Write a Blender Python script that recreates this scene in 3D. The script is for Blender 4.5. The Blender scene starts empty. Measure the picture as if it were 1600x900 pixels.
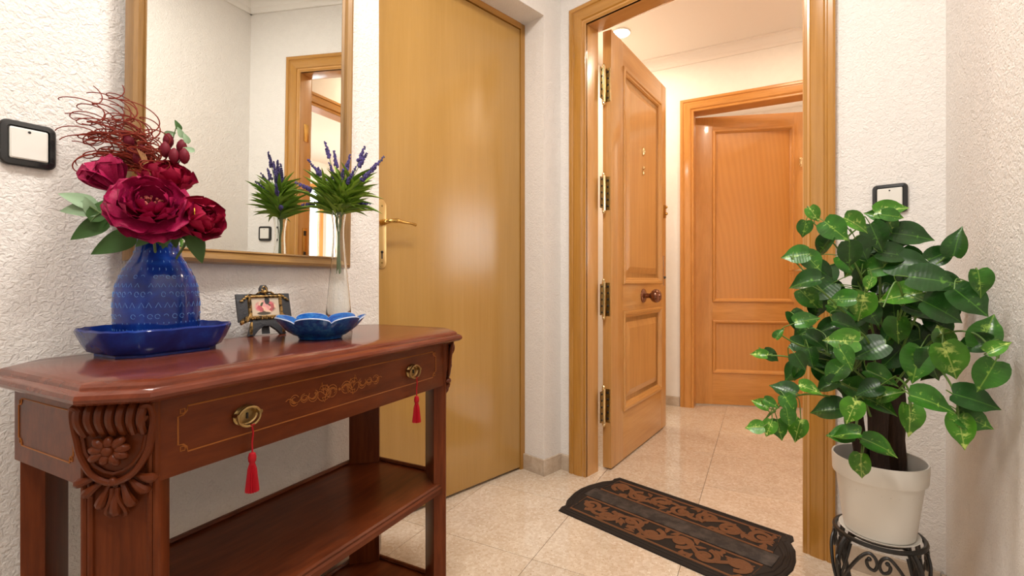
import bpy, bmesh, math, random
from mathutils import Vector, Matrix
R = math.radians
rnd = random.Random(7)
scene = bpy.context.scene
COL = scene.collection

# ------------------------------------------------------------------ camera, world, exposure
EYE = 0.88
cd = bpy.data.cameras.new('camera'); cam = bpy.data.objects.new('camera', cd); COL.objects.link(cam)
cd.sensor_width = 36.0; cd.lens = 740 / 1600 * 36; cd.shift_y = -10 / 1600
cd.clip_start = 0.02
cam.location = (0, 0, EYE); cam.rotation_euler = (R(90), 0, 0)
scene.camera = cam
world = bpy.data.worlds.new('world'); scene.world = world; world.use_nodes = True
bg = world.node_tree.nodes['Background']
bg.inputs[0].default_value = (0.92, 0.96, 1.0, 1); bg.inputs[1].default_value = 5.0
vs = scene.view_settings
vs.view_transform = 'Standard'; vs.look = 'None'; vs.gamma = 1.0; vs.use_curve_mapping = False
vs.exposure = 0.38
ENTRY_W, ENTRY_FILL_W, HALL_W = 18.0, 13.0, 8.5      # ceiling lamps and the added entry fill, watts

# ------------------------------------------------------------------ materials
MATS = {}
def mat(name, col, rough=0.5, metal=0.0, coat=0.0, **kw):
    if name in MATS: return MATS[name]
    m = bpy.data.materials.new(name); m.use_nodes = True
    b = m.node_tree.nodes['Principled BSDF']
    b.inputs['Base Color'].default_value = (*col, 1); b.inputs['Roughness'].default_value = rough
    b.inputs['Metallic'].default_value = metal; b.inputs['Coat Weight'].default_value = coat
    b.inputs['Coat Roughness'].default_value = kw.get('coat_rough', 0.08)
    if 'emit' in kw:
        b.inputs['Emission Color'].default_value = (*kw['emit'], 1); b.inputs['Emission Strength'].default_value = kw.get('strength', 1)
    if 'trans' in kw: b.inputs['Transmission Weight'].default_value = kw['trans']; b.inputs['IOR'].default_value = kw.get('ior', 1.45)
    if 'sss' in kw: b.inputs['Subsurface Weight'].default_value = kw['sss']; b.inputs['Subsurface Radius'].default_value = (.01, .006, .004)
    if 'spec' in kw: b.inputs['Specular IOR Level'].default_value = kw['spec']
    if 'sheen' in kw: b.inputs['Sheen Weight'].default_value = kw['sheen']
    MATS[name] = m
    return m
class NT:
    def __init__(s, m): s.t = m.node_tree; s.b = s.t.nodes['Principled BSDF']
    def n(s, kind, **kw):
        x = s.t.nodes.new(kind)
        for k, v in kw.items():
            if k in x.inputs: x.inputs[k].default_value = v
            else: setattr(x, k, v)
        return x
    def l(s, a, b): s.t.links.new(a, b)
    def ramp(s, fac, stops):
        r = s.n('ShaderNodeValToRGB'); cr = r.color_ramp
        while len(cr.elements) < len(stops): cr.elements.new(0.5)
        for e, (p, c) in zip(cr.elements, stops): e.position = p; e.color = (*c, 1) if len(c) == 3 else c
        s.l(fac, r.inputs[0]); return r.outputs[0]
    def coord(s, scale=(1, 1, 1), world=False, rot=(0, 0, 0)):
        mp = s.n('ShaderNodeMapping'); mp.inputs['Scale'].default_value = scale; mp.inputs['Rotation'].default_value = rot
        if world: s.l(s.n('ShaderNodeNewGeometry').outputs['Position'], mp.inputs[0])
        else: s.l(s.n('ShaderNodeTexCoord').outputs['Object'], mp.inputs[0])
        return mp.outputs[0]
    def noise(s, vec, scale, detail=3, rough=.5, dist=0):
        x = s.n('ShaderNodeTexNoise'); x.inputs['Scale'].default_value = scale; x.inputs['Detail'].default_value = detail
        x.inputs['Roughness'].default_value = rough; x.inputs['Distortion'].default_value = dist
        s.l(vec, x.inputs['Vector']); return x.outputs['Fac']
    def bump(s, h, strength, dist=.01, prev=None):
        b = s.n('ShaderNodeBump'); b.inputs['Strength'].default_value = strength; b.inputs['Distance'].default_value = dist
        s.l(h, b.inputs['Height'])
        if prev: s.l(prev, b.inputs['Normal'])
        return b.outputs[0]
    def math(s, op, a, b=None):
        x = s.n('ShaderNodeMath', operation=op)
        for i, v in enumerate((a, b)):
            if v is None: continue
            if isinstance(v, (int, float)): x.inputs[i].default_value = v
            else: s.l(v, x.inputs[i])
        return x.outputs[0]
    def mix(s, fac, a, b, blend='MIX'):
        x = s.n('ShaderNodeMix', data_type='RGBA', blend_type=blend)
        for i, v in ((0, fac), (6, a), (7, b)):
            if isinstance(v, (int, float)): x.inputs[i].default_value = v
            elif isinstance(v, tuple): x.inputs[i].default_value = (*v, 1)
            else: s.l(v, x.inputs[i])
        return x.outputs[2]

def plaster(name, col, strength):
    m = mat(name, col, .85); t = NT(m); v = t.coord(world=True)
    h = t.noise(v, 120, 4, .55, .9); h2 = t.noise(v, 28, 2, .5, .5)
    s = t.math('ADD', h, t.math('MULTIPLY', h2, .35))
    t.l(t.bump(s, strength, .006), t.b.inputs['Normal'])
    t.l(t.ramp(h2, [(.3, tuple(c * .97 for c in col)), (.7, col)]), t.b.inputs['Base Color'])
    return m
plaster('plaster', (.84, .805, .77), .75)
plaster('plaster_smooth', (.86, .81, .75), .05)
mat('ceiling_white', (.86, .84, .81), .8); mat('ceiling_hall', (.86, .80, .74), .8)

def wood(name, dark, mid, light, scale, rough, coat, grain=1.0, spec=.5):
    m = mat(name, mid, rough, coat=coat, spec=spec); t = NT(m); v = t.coord(scale)
    a = t.noise(v, 1.0 * grain, 5, .6, 1.2); b = t.noise(v, 7.0 * grain, 3, .6, .3)
    f = t.math('ADD', t.math('MULTIPLY', a, .65), t.math('MULTIPLY', b, .35))
    t.l(t.ramp(f, [(.28, dark), (.5, mid), (.72, light)]), t.b.inputs['Base Color'])
    t.l(t.bump(b, .04, .002), t.b.inputs['Normal'])
    return m
HON = ((.46, .215, .055), (.56, .28, .082), (.63, .335, .115))
wood('honey_v', *HON, (22, 22, 1.3), .28, .35); wood('honey_h', *HON, (1.3, 22, 22), .28, .35)
CAS = ((.345, .150, .022), (.43, .20, .034), (.51, .245, .05))
wood('casing_v', *CAS, (24, 24, 1.0), .24, .5); wood('casing_h', *CAS, (1.0, 24, 24), .24, .5)
FAR = ((.45, .18, .034), (.57, .25, .056), (.66, .305, .08))
wood('far_v', *FAR, (16, 16, 1.6), .33, .25); wood('far_h', *FAR, (1.6, 16, 16), .33, .25)
CLO = ((.39, .215, .055), (.425, .238, .064), (.46, .263, .076))
wood('closet_veneer', *CLO, (14, 14, .7), .22, 0, spec=.6); wood('closet_frame', (.28, .13, .02), (.37, .175, .03), (.43, .21, .045), (20, 20, 1), .28, .3)
CHE = ((.055, .0115, .004), (.12, .027, .008), (.19, .047, .014))
wood('cherry_v', *CHE, (18, 18, 1.6), .30, .0, spec=.14); wood('cherry_h', *CHE, (2.2, 14, 9), .28, .0, spec=.16)
wood('cherry_top', (.07, .014, .007), (.13, .029, .013), (.19, .050, .024), (2.5, 12, 9), .15, .0, spec=.32)
mat('cherry_carved', (.105, .022, .006), .3, spec=.2)
mat('inlay', (.36, .125, .028), .35, spec=.15)
GOLD = ((.17, .085, .024), (.28, .15, .045), (.37, .21, .072))
wood('gilt_v', *GOLD, (30, 30, 2), .32, .3); wood('gilt_h', *GOLD, (2, 30, 30), .32, .3)
mat('frame_dark', (.06, .035, .015), .4)
mat('mirror_glass', (.84, .86, .83), .0, metal=1.0)
mat('brass', (.55, .34, .10), .22, metal=1.0); mat('brass_antique', (.34, .235, .10), .3, metal=1.0); mat('brass_pale', (.62, .42, .17), .28, metal=.9)
mat('brass_bright', (.80, .66, .38), .14, metal=1.0); mat('hinge_dark', (.27, .18, .06), .3, metal=1.0); mat('hole_black', (.012, .009, .006), .6)
mat('bronze', (.20, .07, .03), .16, metal=.7, coat=.5)
mat('steel', (.75, .72, .68), .2, metal=1.0)
mat('black_plastic', (.008, .009, .010), .22, coat=.3); mat('white_plastic', (.76, .74, .69), .3)
mat('glass', (.97, .99, .98), .0, trans=1.0, ior=1.45)
mat('red_silk', (.36, .006, .014), .6, spec=.2)
mat('black_iron', (.010, .009, .008), .35, coat=.1)
mat('rubber', (.020, .014, .011), .75, spec=.25); mat('rubber_brown', (.16, .066, .028), .8, spec=.2)
mat('pot_white', (.78, .75, .69), .35); mat('soil', (.035, .02, .012), .95)
mat('lamp_white', (.85, .84, .8), .4); mat('lamp_glow', (1, 1, 1), .4, emit=(1, .90, .74), strength=40)
mat('lamp_entry', (1, 1, 1), .4, emit=(1, .93, .84), strength=6)
mat('joint_grout', (.30, .22, .15), .7)
# terrazzo-marble floor
m = mat('tile_stone', (.66, .53, .40), .08, coat=.5, coat_rough=.03); t = NT(m); v = t.coord(world=True)
base = t.ramp(t.noise(v, 5, 4, .6, .6), [(.3, (.56, .44, .32)), (.55, (.66, .545, .42)), (.75, (.74, .635, .51))])
vo = t.n('ShaderNodeTexVoronoi'); vo.inputs['Scale'].default_value = 105; t.l(v, vo.inputs['Vector'])
c1 = t.ramp(vo.outputs['Color'], [(.0, (.52, .37, .25)), (.5, (.66, .54, .42)), (1, (.86, .79, .69))])
base = t.mix(.45, base, c1)
sp = t.ramp(t.noise(v, 150, 2, .5, .3), [(.30, (1, 1, 1)), (.36, (0, 0, 0))]); base = t.mix(t.math('MULTIPLY', sp, .7), base, (.36, .22, .12))
sp2 = t.ramp(t.noise(v, 110, 2, .5, .8), [(.66, (0, 0, 0)), (.71, (1, 1, 1))]); base = t.mix(t.math('MULTIPLY', sp2, .75), base, (.85, .80, .71))
oi = t.n('ShaderNodeObjectInfo'); tone = t.ramp(oi.outputs['Random'], [(0, (.94, .94, .94)), (1, (1.03, 1.03, 1.03))])
t.l(t.mix(1.0, base, tone, 'MULTIPLY'), t.b.inputs['Base Color'])
m = mat('skirting_stone', (.52, .43, .33), .25); t = NT(m); v = t.coord(world=True)
t.l(t.ramp(t.noise(v, 16, 5, .6, 1.2), [(.3, (.44, .34, .25)), (.6, (.56, .46, .36)), (.8, (.64, .55, .45))]), t.b.inputs['Base Color'])
# blue glaze
m = mat('blue_glaze', (.008, .025, .17), .10, spec=.4); t = NT(m); v = t.coord()
t.l(t.ramp(t.noise(v, 22, 4, .6, .4), [(.3, (.004, .014, .12)), (.55, (.006, .03, .23)), (.8, (.012, .07, .36))]), t.b.inputs['Base Color'])
t.l(t.bump(t.noise(v, 60, 2), .05, .002), t.b.inputs['Normal'])
mat('blue_relief', (.11, .28, .66), .15)
m = mat('bowl_glaze', (.02, .10, .30), .12, spec=.4); t = NT(m); v = t.coord()
t.l(t.ramp(t.noise(v, 60, 5, .7, .5), [(.3, (.006, .035, .22)), (.5, (.010, .09, .34)), (.75, (.045, .24, .50))]), t.b.inputs['Base Color'])
mat('glaze_rim', (.45, .52, .66), .15, coat=.4)
# flowers and leaves
m = mat('petal', (.27, .006, .055), .55, spec=.2); t = NT(m); v = t.coord((6, 60, 20))
t.l(t.ramp(t.noise(v, 1.5, 3), [(.3, (.22, .003, .035)), (.55, (.34, .006, .065)), (.8, (.44, .014, .11))]), t.b.inputs['Base Color'])
mat('petal_red', (.30, .004, .035), .55, spec=.2); mat('bud_red', (.14, .006, .018), .55, spec=.2)
mat('twig_red', (.20, .022, .010), .55, spec=.2); mat('twig_tan', (.36, .17, .06), .6); mat('stamen', (.45, .10, .08), .6); mat('heart_dark', (.04, .003, .006), .7)
mat('yellow_tag', (.75, .48, .03), .5)
mat('flower_leaf', (.045, .11, .025), .5, spec=.3); mat('flower_leaf_pale', (.22, .33, .19), .6); mat('flower_stem', (.10, .17, .05), .6)
m = mat('lavender', (.035, .025, .12), .7); t = NT(m); v = t.coord()
t.l(t.ramp(t.noise(v, 300, 2), [(.35, (.030, .020, .10)), (.65, (.10, .07, .28))]), t.b.inputs['Base Color'])
mat('lavender_leaf', (.13, .25, .02), .5, spec=.3); mat('lavender_leaf_b', (.26, .40, .05), .5, spec=.3); mat('lavender_stem', (.12, .20, .05), .6); mat('straw', (.52, .30, .06), .6)
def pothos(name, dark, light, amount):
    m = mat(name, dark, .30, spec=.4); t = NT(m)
    tc = t.n('ShaderNodeTexCoord').outputs['Object']; sx = t.n('ShaderNodeSeparateXYZ'); t.l(tc, sx.inputs[0])
    ax = t.math('ABSOLUTE', sx.outputs[0])
    mp = t.n('ShaderNodeMapping'); mp.inputs['Scale'].default_value = (2.5, 2.8, 1); t.l(tc, mp.inputs[0])
    oi = t.n('ShaderNodeObjectInfo'); t.l(oi.outputs['Random'], t.n('ShaderNodeMath').inputs[0])
    cx = t.n('ShaderNodeCombineXYZ'); t.l(t.math('MULTIPLY', oi.outputs['Random'], 40), cx.inputs[2]); t.l(cx.outputs[0], mp.inputs['Location'])
    n = t.noise(mp.outputs[0], 2.2, 3, .6, .6)
    near = t.ramp(ax, [(0, (1, 1, 1)), (.24, (0, 0, 0))])
    f = t.math('MULTIPLY', t.ramp(n, [(.52 - amount, (0, 0, 0)), (.60 - amount, (1, 1, 1))]), near)
    vein = t.ramp(ax, [(.006, (1, 1, 1)), (.022, (0, 0, 0))])
    body = t.ramp(t.noise(mp.outputs[0], .9, 2), [(.3, tuple(c * .75 for c in dark)), (.7, tuple(c * 1.3 for c in dark))])
    c = t.mix(f, body, light); c = t.mix(t.math('MULTIPLY', vein, .5), c, light)
    t.l(c, t.b.inputs['Base Color'])
    w = t.n('ShaderNodeTexWave'); w.inputs['Scale'].default_value = 3.2; w.inputs['Distortion'].default_value = .6; w.bands_direction = 'Y'
    t.l(tc, w.inputs['Vector']); t.l(t.bump(w.outputs['Fac'], .03, .02), t.b.inputs['Normal'])
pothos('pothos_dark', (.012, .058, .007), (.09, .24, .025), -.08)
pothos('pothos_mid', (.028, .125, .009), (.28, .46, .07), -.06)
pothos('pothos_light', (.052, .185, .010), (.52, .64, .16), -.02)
mat('vine', (.10, .20, .03), .5); mat('bark', (.030, .014, .009), .9)
m = MATS['bark']; t = NT(m); v = t.coord((60, 60, 6)); h = t.noise(v, 1, 5, .7)
t.l(t.ramp(h, [(.3, (.012, .006, .004)), (.7, (.06, .03, .018))]), t.b.inputs['Base Color']); t.l(t.bump(h, .8, .01), t.b.inputs['Normal'])
# easel resin and its little picture
m = mat('resin_dark', (.028, .030, .036), .45); t = NT(m); v = t.coord(); t.l(t.bump(t.noise(v, 220, 3), .5, .002), t.b.inputs['Normal'])
m = mat('resin_gold', (.26, .14, .04), .35, metal=.6); t = NT(m); v = t.coord(); h = t.noise(v, 160, 3)
t.l(t.ramp(h, [(.38, (.03, .018, .008)), (.6, (.42, .25, .08))]), t.b.inputs['Base Color']); t.l(t.bump(h, .5, .002), t.b.inputs['Normal'])
m = mat('picture_print', (.5, .4, .3), .35); t = NT(m); v = t.coord()
vo = t.n('ShaderNodeTexVoronoi'); vo.inputs['Scale'].default_value = 130; t.l(v, vo.inputs['Vector'])
flo = t.ramp(vo.outputs['Color'], [(.1, (.05, .07, .03)), (.35, (.55, .10, .13)), (.6, (.72, .36, .34)), (.8, (.75, .55, .35)), (1, (.45, .20, .25))])
sx = t.n('ShaderNodeSeparateXYZ'); t.l(v, sx.inputs[0])
def blob(cx, cz, rx, rz):
    a = t.math('POWER', t.math('DIVIDE', t.math('SUBTRACT', sx.outputs[0], cx), rx), 2.0)
    b = t.math('POWER', t.math('DIVIDE', t.math('SUBTRACT', sx.outputs[2], cz), rz), 2.0)
    return t.ramp(t.math('ADD', a, b), [(.6, (1, 1, 1)), (1.0, (0, 0, 0))])
c = t.mix(blob(0.0, .064, .024, .016), (.55, .45, .34), flo)
c = t.mix(blob(0.004, .078, .006, .010), c, (.03, .035, .04)); c = t.mix(blob(-.004, .049, .016, .004), c, (.06, .05, .035))
t.l(c, t.b.inputs['Base Color'])
m = mat('rubber_worn', (.05, .04, .035), .75); t = NT(m); v = t.coord()
t.l(t.ramp(t.noise(v, 26, 5, .65), [(.42, (.018, .013, .011)), (.70, (.075, .056, .045))]), t.b.inputs['Base Color'])
mat('book_red', (.35, .06, .04), .6); mat('cream', (.75, .66, .52), .6)

# ------------------------------------------------------------------ mesh helpers
class MB:
    def __init__(s): s.v = []; s.f = []
    def add(s, vs, fs):
        k = len(s.v); s.v += [tuple(p) for p in vs]; s.f += [tuple(i + k for i in q) for q in fs]; return s
    def box(s, x0, x1, y0, y1, z0, z1):
        return s.add([(x, y, z) for z in (z0, z1) for y in (y0, y1) for x in (x0, x1)],
                     [(0, 2, 3, 1), (4, 5, 7, 6), (0, 1, 5, 4), (2, 6, 7, 3), (0, 4, 6, 2), (1, 3, 7, 5)])
    def loft(s, rings, caps=True, closed=False):
        n = len(rings[0]); vs = [p for r in rings for p in r]; fs = []
        m = len(rings)
        for i in range(m if closed else m - 1):
            j = (i + 1) % m
            for k in range(n):
                l = (k + 1) % n; fs.append((i * n + k, i * n + l, j * n + l, j * n + k))
        if caps and not closed: fs += [tuple(reversed(range(n))), tuple(range((m - 1) * n, m * n))]
        return s.add(vs, fs)
    def prism(s, poly, z0, z1): return s.loft([[(x, y, z0) for x, y in poly], [(x, y, z1) for x, y in poly]])
    def prism_y(s, poly, y0, y1): return s.loft([[(x, y0, z) for x, z in poly], [(x, y1, z) for x, z in poly]])
    def lathe(s, prof, seg=32, c=(0, 0, 0), caps=True, sq=None):
        return s.loft([[(c[0] + r * math.cos(2 * math.pi * k / seg), c[1] + r * math.sin(2 * math.pi * k / seg), c[2] + z) for k in range(seg)] for r, z in prof], caps)
    def tube(s, path, rad, seg=8, caps=True, closed=False, flat=None):
        P = [Vector(p) for p in path]; n = len(P); rings = []
        up = Vector((0, 0, 1)); prev = None
        for i, p in enumerate(P):
            a = P[(i - 1) % n] if (i or closed) else p; b = P[(i + 1) % n] if (i < n - 1 or closed) else p
            d = (b - a).normalized()
            if prev is None:
                x = d.cross(up)
                if x.length < .1: x = d.cross(Vector((1, 0, 0)))
            else: x = prev - d * prev.dot(d)
            x.normalize(); prev = x; y = d.cross(x)
            r = rad[i] if isinstance(rad, (list, tuple)) else rad
            rings.append([p + (x * math.cos(2 * math.pi * k / seg) + y * math.sin(2 * math.pi * k / seg) * (flat or 1)) * r for k in range(seg)])
        return s.loft(rings, caps, closed)
    def ball(s, c, r, seg=12, rings=8, sz=1.0):
        pr = [(max(1e-4, r * math.sin(math.pi * i / rings)), -r * sz * math.cos(math.pi * i / rings)) for i in range(rings + 1)]
        return s.lathe(pr, seg, c)
    def build(s, name, material, parent=None, loc=None, rotz=0.0, smooth=True, bevel=0.0, ang=35, mx=None):
        me = bpy.data.meshes.new(name); me.from_pydata(s.v, [], s.f)
        bm = bmesh.new(); bm.from_mesh(me)
        bmesh.ops.recalc_face_normals(bm, faces=bm.faces)
        if bevel:
            es = [e for e in bm.edges if len(e.link_faces) == 2 and e.calc_face_angle(0) > .5]
            bmesh.ops.bevel(bm, geom=es, offset=bevel, segments=2, affect='EDGES', profile=.7, clamp_overlap=True)
        bm.to_mesh(me); bm.free()
        me.polygons.foreach_set('use_smooth', [smooth] * len(me.polygons))
        if smooth: me.set_sharp_from_angle(angle=R(ang))
        me.materials.append(MATS[material])
        return link(name, me, parent, loc, rotz, mx)
def link(name, me, parent=None, loc=None, rotz=0.0, mx=None):
    o = bpy.data.objects.new(name, me); COL.objects.link(o); o.parent = parent
    if mx is not None: o.matrix_local = mx
    else:
        if loc is not None: o.location = loc
        o.rotation_euler = (0, 0, rotz)
    return o
def tag(o, label, cat=None, group=None, kind=None):
    o['label'] = label
    if cat: o['category'] = cat
    if group: o['group'] = group
    if kind: o['kind'] = kind
    return o
def thing(name, label, cat, loc=(0, 0, 0), rotz=0.0, group=None, kind=None):
    return tag(link(name, None, None, loc, rotz), label, cat, group, kind)
def ray(u, v, d): return Vector(((u - 800) / 740 * d, d, EYE + (440 - v) / 740 * d))      # a point of the place from its sight line and distance
def catmull(pts, n=8, closed=False):
    P = [Vector(p) for p in pts]; out = []; m = len(P)
    for i in range(m if closed else m - 1):
        a, b, c, d = (P[(i - 1) % m], P[i], P[(i + 1) % m], P[(i + 2) % m]) if closed else (P[max(i - 1, 0)], P[i], P[i + 1], P[min(i + 2, m - 1)])
        for k in range(n):
            t = k / n; out.append(.5 * ((2 * b) + (c - a) * t + (2 * a - 5 * b + 4 * c - d) * t * t + (3 * b - a - 3 * c + d) * t ** 3))
    if not closed: out.append(P[-1])
    return out
def rail(side, x0, x1, z0, z1, prof, yb=0.0, open_bottom=False):
    """one mitred leg of a moulding round a rectangle; prof = (offset outwards, height off the plane y=yb towards -y)"""
    mb = MB(); b = 0 if open_bottom else 1
    pt = {'bl': lambda o, t: (x0 - o, yb - t, z0 - o * b), 'tl': lambda o, t: (x0 - o, yb - t, z1 + o),
          'tr': lambda o, t: (x1 + o, yb - t, z1 + o), 'br': lambda o, t: (x1 + o, yb - t, z0 - o * b)}
    a, c = {'left': ('bl', 'tl'), 'top': ('tl', 'tr'), 'right': ('tr', 'br'), 'bottom': ('br', 'bl')}[side]
    return mb.loft([[pt[a](o, t) for o, t in prof], [pt[c](o, t) for o, t in prof]])
def frame4(parent, name, x0, x1, z0, z1, prof, yb, mv, mh, open_bottom=False, sides=('left', 'top', 'right', 'bottom'), ang=35):
    for s in sides:
        if open_bottom and s == 'bottom': continue
        rail(s, x0, x1, z0, z1, prof, yb, open_bottom).build(name, mv if s in ('left', 'right') else mh, parent, ang=ang)

# ------------------------------------------------------------------ frames of the place
def fr(o, deg):
    a = R(deg); ox, oy = o
    def f(x, y, z=0.0): return Vector((ox + x * math.cos(a) - y * math.sin(a), oy + x * math.sin(a) + y * math.cos(a), z))
    f.o = (ox, oy, 0); f.r = a; return f
LW = fr((-.439, 1.562), 59.8)      # wall with the mirror: x runs deep, room at y<0
CW = fr((-.439, 1.562), 45.3)      # wall with the closet door
EW = fr((.327, 2.121), -43.6)      # entrance wall, casing front at y=0, hall at y>.105
FW = fr((1.186, 3.35), -28.0)      # far hall wall
HR = fr((1.387, 1.535), 59.8)      # right hall wall, side room at y<0
TB = fr((-.439, 1.562), 63.2)      # console table
ZC, ZH = 2.485, 2.47
def struct(name, mb, material, f=None, label=None, **kw):
    o = mb.build(name, material, None, f.o if f else None, f.r if f else 0, **kw)
    o['kind'] = 'structure'
    if label: o['label'] = label
    return o

# ------------------------------------------------------------------ setting: floor and tiles
flo_o = struct('floor', MB().box(-3.2, 5.2, -2.6, 5.2, -.06, -.006), 'joint_grout', label='polished beige stone tile floor')
TS = .42; FT = fr((0, 0), 62.0)
tm = None
for i in range(-8, 13):
    for j in range(-13, 9):
        c = FT(1.355 + (i + .5) * TS, .648 + (j + .5) * TS)
        if not (-2.2 < c.x < 3.6 and -1.9 < c.y < 4.6): continue
        q = (c.x + .439, c.y - 1.562); lx = .503 * q[0] + .864 * q[1]; ly = -.864 * q[0] + .503 * q[1]
        if ly > .45 and lx < .2: continue
        if lx < -3.3 or (ly < -2.0 and lx < .4): continue
        if tm is None:
            g = .0009; o = MB().box(-TS / 2 + g, TS / 2 - g, -TS / 2 + g, TS / 2 - g, -.006, 0).build('tile', 'tile_stone', flo_o, (c.x, c.y, 0), FT.r, smooth=False); tm = o.data
        else: link('tile', tm, flo_o, (c.x, c.y, 0), FT.r)

# walls
XB = -2.9
struct('wall_left', MB().box(XB, 0, 0, .12, 0, ZC), 'plaster', LW, 'rough white plaster wall behind the mirror and console', smooth=False)
struct('wall_right', MB().box(XB, .62, -1.66, -1.544, 0, ZC), 'plaster', LW, 'rough white plaster wall beside the potted plant', smooth=False)
struct('wall_back', MB().box(XB - .1, XB, -1.66, .12, 0, ZC), 'plaster', LW, 'white plaster wall closing the entry room', smooth=False)
cl = MB().box(.83, .951, 0, .16, 0, 2.09); cl.box(-.03, .951, .0, .16, 2.09, ZC)
cl.box(-.06, .99, .165, .20, 0, ZC)
struct('wall_closet', cl, 'plaster', CW, 'white plaster recess around the closet door', smooth=False)
ew = MB().box(-.24, -.02, .018, .105, 0, ZC); ew.box(.868, 1.30, .018, .105, 0, ZC); ew.box(-.02, .868, .018, .105, 2.06, ZC)
struct('wall_entrance', ew, 'plaster', EW, 'white plaster wall with the entrance doorway', smooth=False)
fwm = MB().box(-1.6, .09, 0, .10, 0, ZH); fwm.box(.86, 1.2, 0, .10, 0, ZH); fwm.box(.09, .86, 0, .10, 2.065, ZH)
struct('wall_hall_far', fwm, 'plaster_smooth', FW, 'smooth cream wall of the hallway around the far door', smooth=False)
hrm = MB().box(-.24, -.12, -.10, 0, 0, ZH); hrm.box(.96, 1.56, -.10, 0, 0, ZH); hrm.box(-.12, .96, -.10, 0, 2.06, ZH)
struct('wall_hall_right', hrm, 'plaster_smooth', HR, 'cream hallway wall with the doorway to the side room', smooth=False)
struct('wall_hall_left', MB().box(-.10, 2.0, 1.62, 1.72, 0, ZH), 'plaster_smooth', HR, 'cream hallway wall behind the open entrance door', smooth=False)
struct('wall_hall_near', MB().box(-.90, -.24, .07, .105, 0, ZH), 'plaster_smooth', EW, 'cream hallway wall beside the entrance door hinges', smooth=False)
struct('wall_far_room', MB().box(-.3, 1.9, 1.5, 1.6, 0, ZH).box(-.4, -.3, .1, 1.6, 0, ZH).box(1.25, 1.35, .1, 1.6, 0, ZH), 'plaster_smooth', FW, 'cream walls of the room behind the far door', smooth=False)
sr = MB().box(-.25, 3.3, -2.9, -2.8, 0, .85); sr.box(-.25, 3.3, -2.9, -2.8, 2.15, ZH); sr.box(-.25, 1.2, -2.9, -2.8, .85, 2.15); sr.box(2.9, 3.3, -2.9, -2.8, .85, 2.15)
sr.box(-.35, -.25, -2.9, -.1, 0, ZH); sr.box(3.2, 3.3, -2.8, .0, 0, ZH); sr.box(1.56, 3.3, -.1, .0, 0, ZH)
struct('wall_side_room', sr, 'plaster_smooth', HR, 'cream walls of the bright side room', smooth=False)
# window of the side room
wf = thing('window_1', 'wood framed window of the bright side room', None, HR(2.05, -2.85, .85), HR.r, kind='structure')
for x in (-.82, -.03, .76): MB().box(x, x + .06, -.03, .03, 0, 1.3).build('frame_post', 'far_v', wf)
for z in (0, 1.24): MB().box(-.85, .85, -.03, .03, z, z + .06).build('frame_rail', 'far_h', wf)
for x in (-.76, .03): MB().box(x, x + .73, -.004, .004, .06, 1.24).build('pane', 'glass', wf, smooth=False)
# ceilings
def polyslab(pts, z0, z1): return MB().prism([(p.x, p.y) for p in pts], z0, z1)
struct('ceiling', polyslab([LW(XB, .1), LW(0, .1), CW(-.03, .16), CW(.951, .16), EW(-.2, .06), EW(1.3, .06), LW(XB, -1.66)], ZC, ZC + .06), 'ceiling_white', label='white ceiling of the entry room', smooth=False)
struct('ceiling_hall', polyslab([EW(-.9, .06), EW(1.3, .06), HR(-.3, -.1), HR(-.3, -2.9), HR(3.3, -2.9), HR(3.3, 2.6), HR(-.1, 2.3)], ZH, ZH + .05), 'ceiling_hall', label='pale warm ceiling of the hallway', smooth=False)
# cornices
def cornice(n, f, x0, x1, y, z, sgn, material, label, s=1.0):
    pr = [(0, -.085), (.012, -.085), (.018, -.07), (.03, -.062), (.036, -.045), (.055, -.028), (.06, -.015), (.085, -.010), (.085, 0), (0, 0)]
    mb = MB().loft([[(x, y + sgn * a * s, z + b * s) for a, b in pr] for x in (x0, x1)])
    return struct(n, mb, material, f, label)
cornice('trim_1', LW, XB, .62, -1.544, ZC, 1, 'ceiling_white', 'stepped white ceiling cornice along the right wall')
cornice('trim_2', EW, -.22, 1.2, .018, ZC, -1, 'ceiling_white', 'stepped white ceiling cornice over the entrance door')
cornice('trim_3', LW, XB, 0, 0, ZC, -1, 'ceiling_white', 'stepped white ceiling cornice over the mirror')
cornice('trim_4', FW, -1.3, 1.1, 0, ZH, -1, 'ceiling_hall', 'white ceiling cornice over the far door', .8)

# baseboards: stone pieces
def skirting(name, f, segs, y0, y1, label, h=.072, axis='x'):
    r = thing(name, label, None, f.o, f.r, kind='structure')
    for a, b in segs:
        mb = MB().box(a, b, y0, y1, 0, h) if axis == 'x' else MB().box(y0, y1, a, b, 0, h)
        mb.build('skirting_piece', 'skirting_stone', r, bevel=.0015)
    return r
def cuts(a, b, n): return [(a + (b - a) * i / n + .0006, a + (b - a) * (i + 1) / n - .0006) for i in range(n)]
skirting('baseboard_left', LW, cuts(XB, 0, 7), -.012, -.0005, 'beige stone baseboard along the mirror wall')
skirting('baseboard_right', LW, cuts(XB, .60, 9), -1.5435, -1.532, 'beige stone baseboard along the right wall')
skirting('baseboard_entrance', EW, [(.945, 1.18)], .006, .0175, 'beige stone baseboard behind the plant stand')
skirting('baseboard_corner', EW, [(-.158, -.094)], .006, .0175, 'beige stone baseboard between closet and entrance casing')
bc = skirting('baseboard_closet', CW, [(.8185, .9395)], -.012, -.0005, 'beige stone baseboard wrapping the closet pier')
MB().box(.8185, .8295, -.0, .118, 0, .072).build('skirting_piece', 'skirting_stone', bc, bevel=.0015)
skirting('baseboard_hall', FW, cuts(-1.2, 0.0, 3), -.012, -.0005, 'beige stone baseboard of the hallway', .065)

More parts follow.
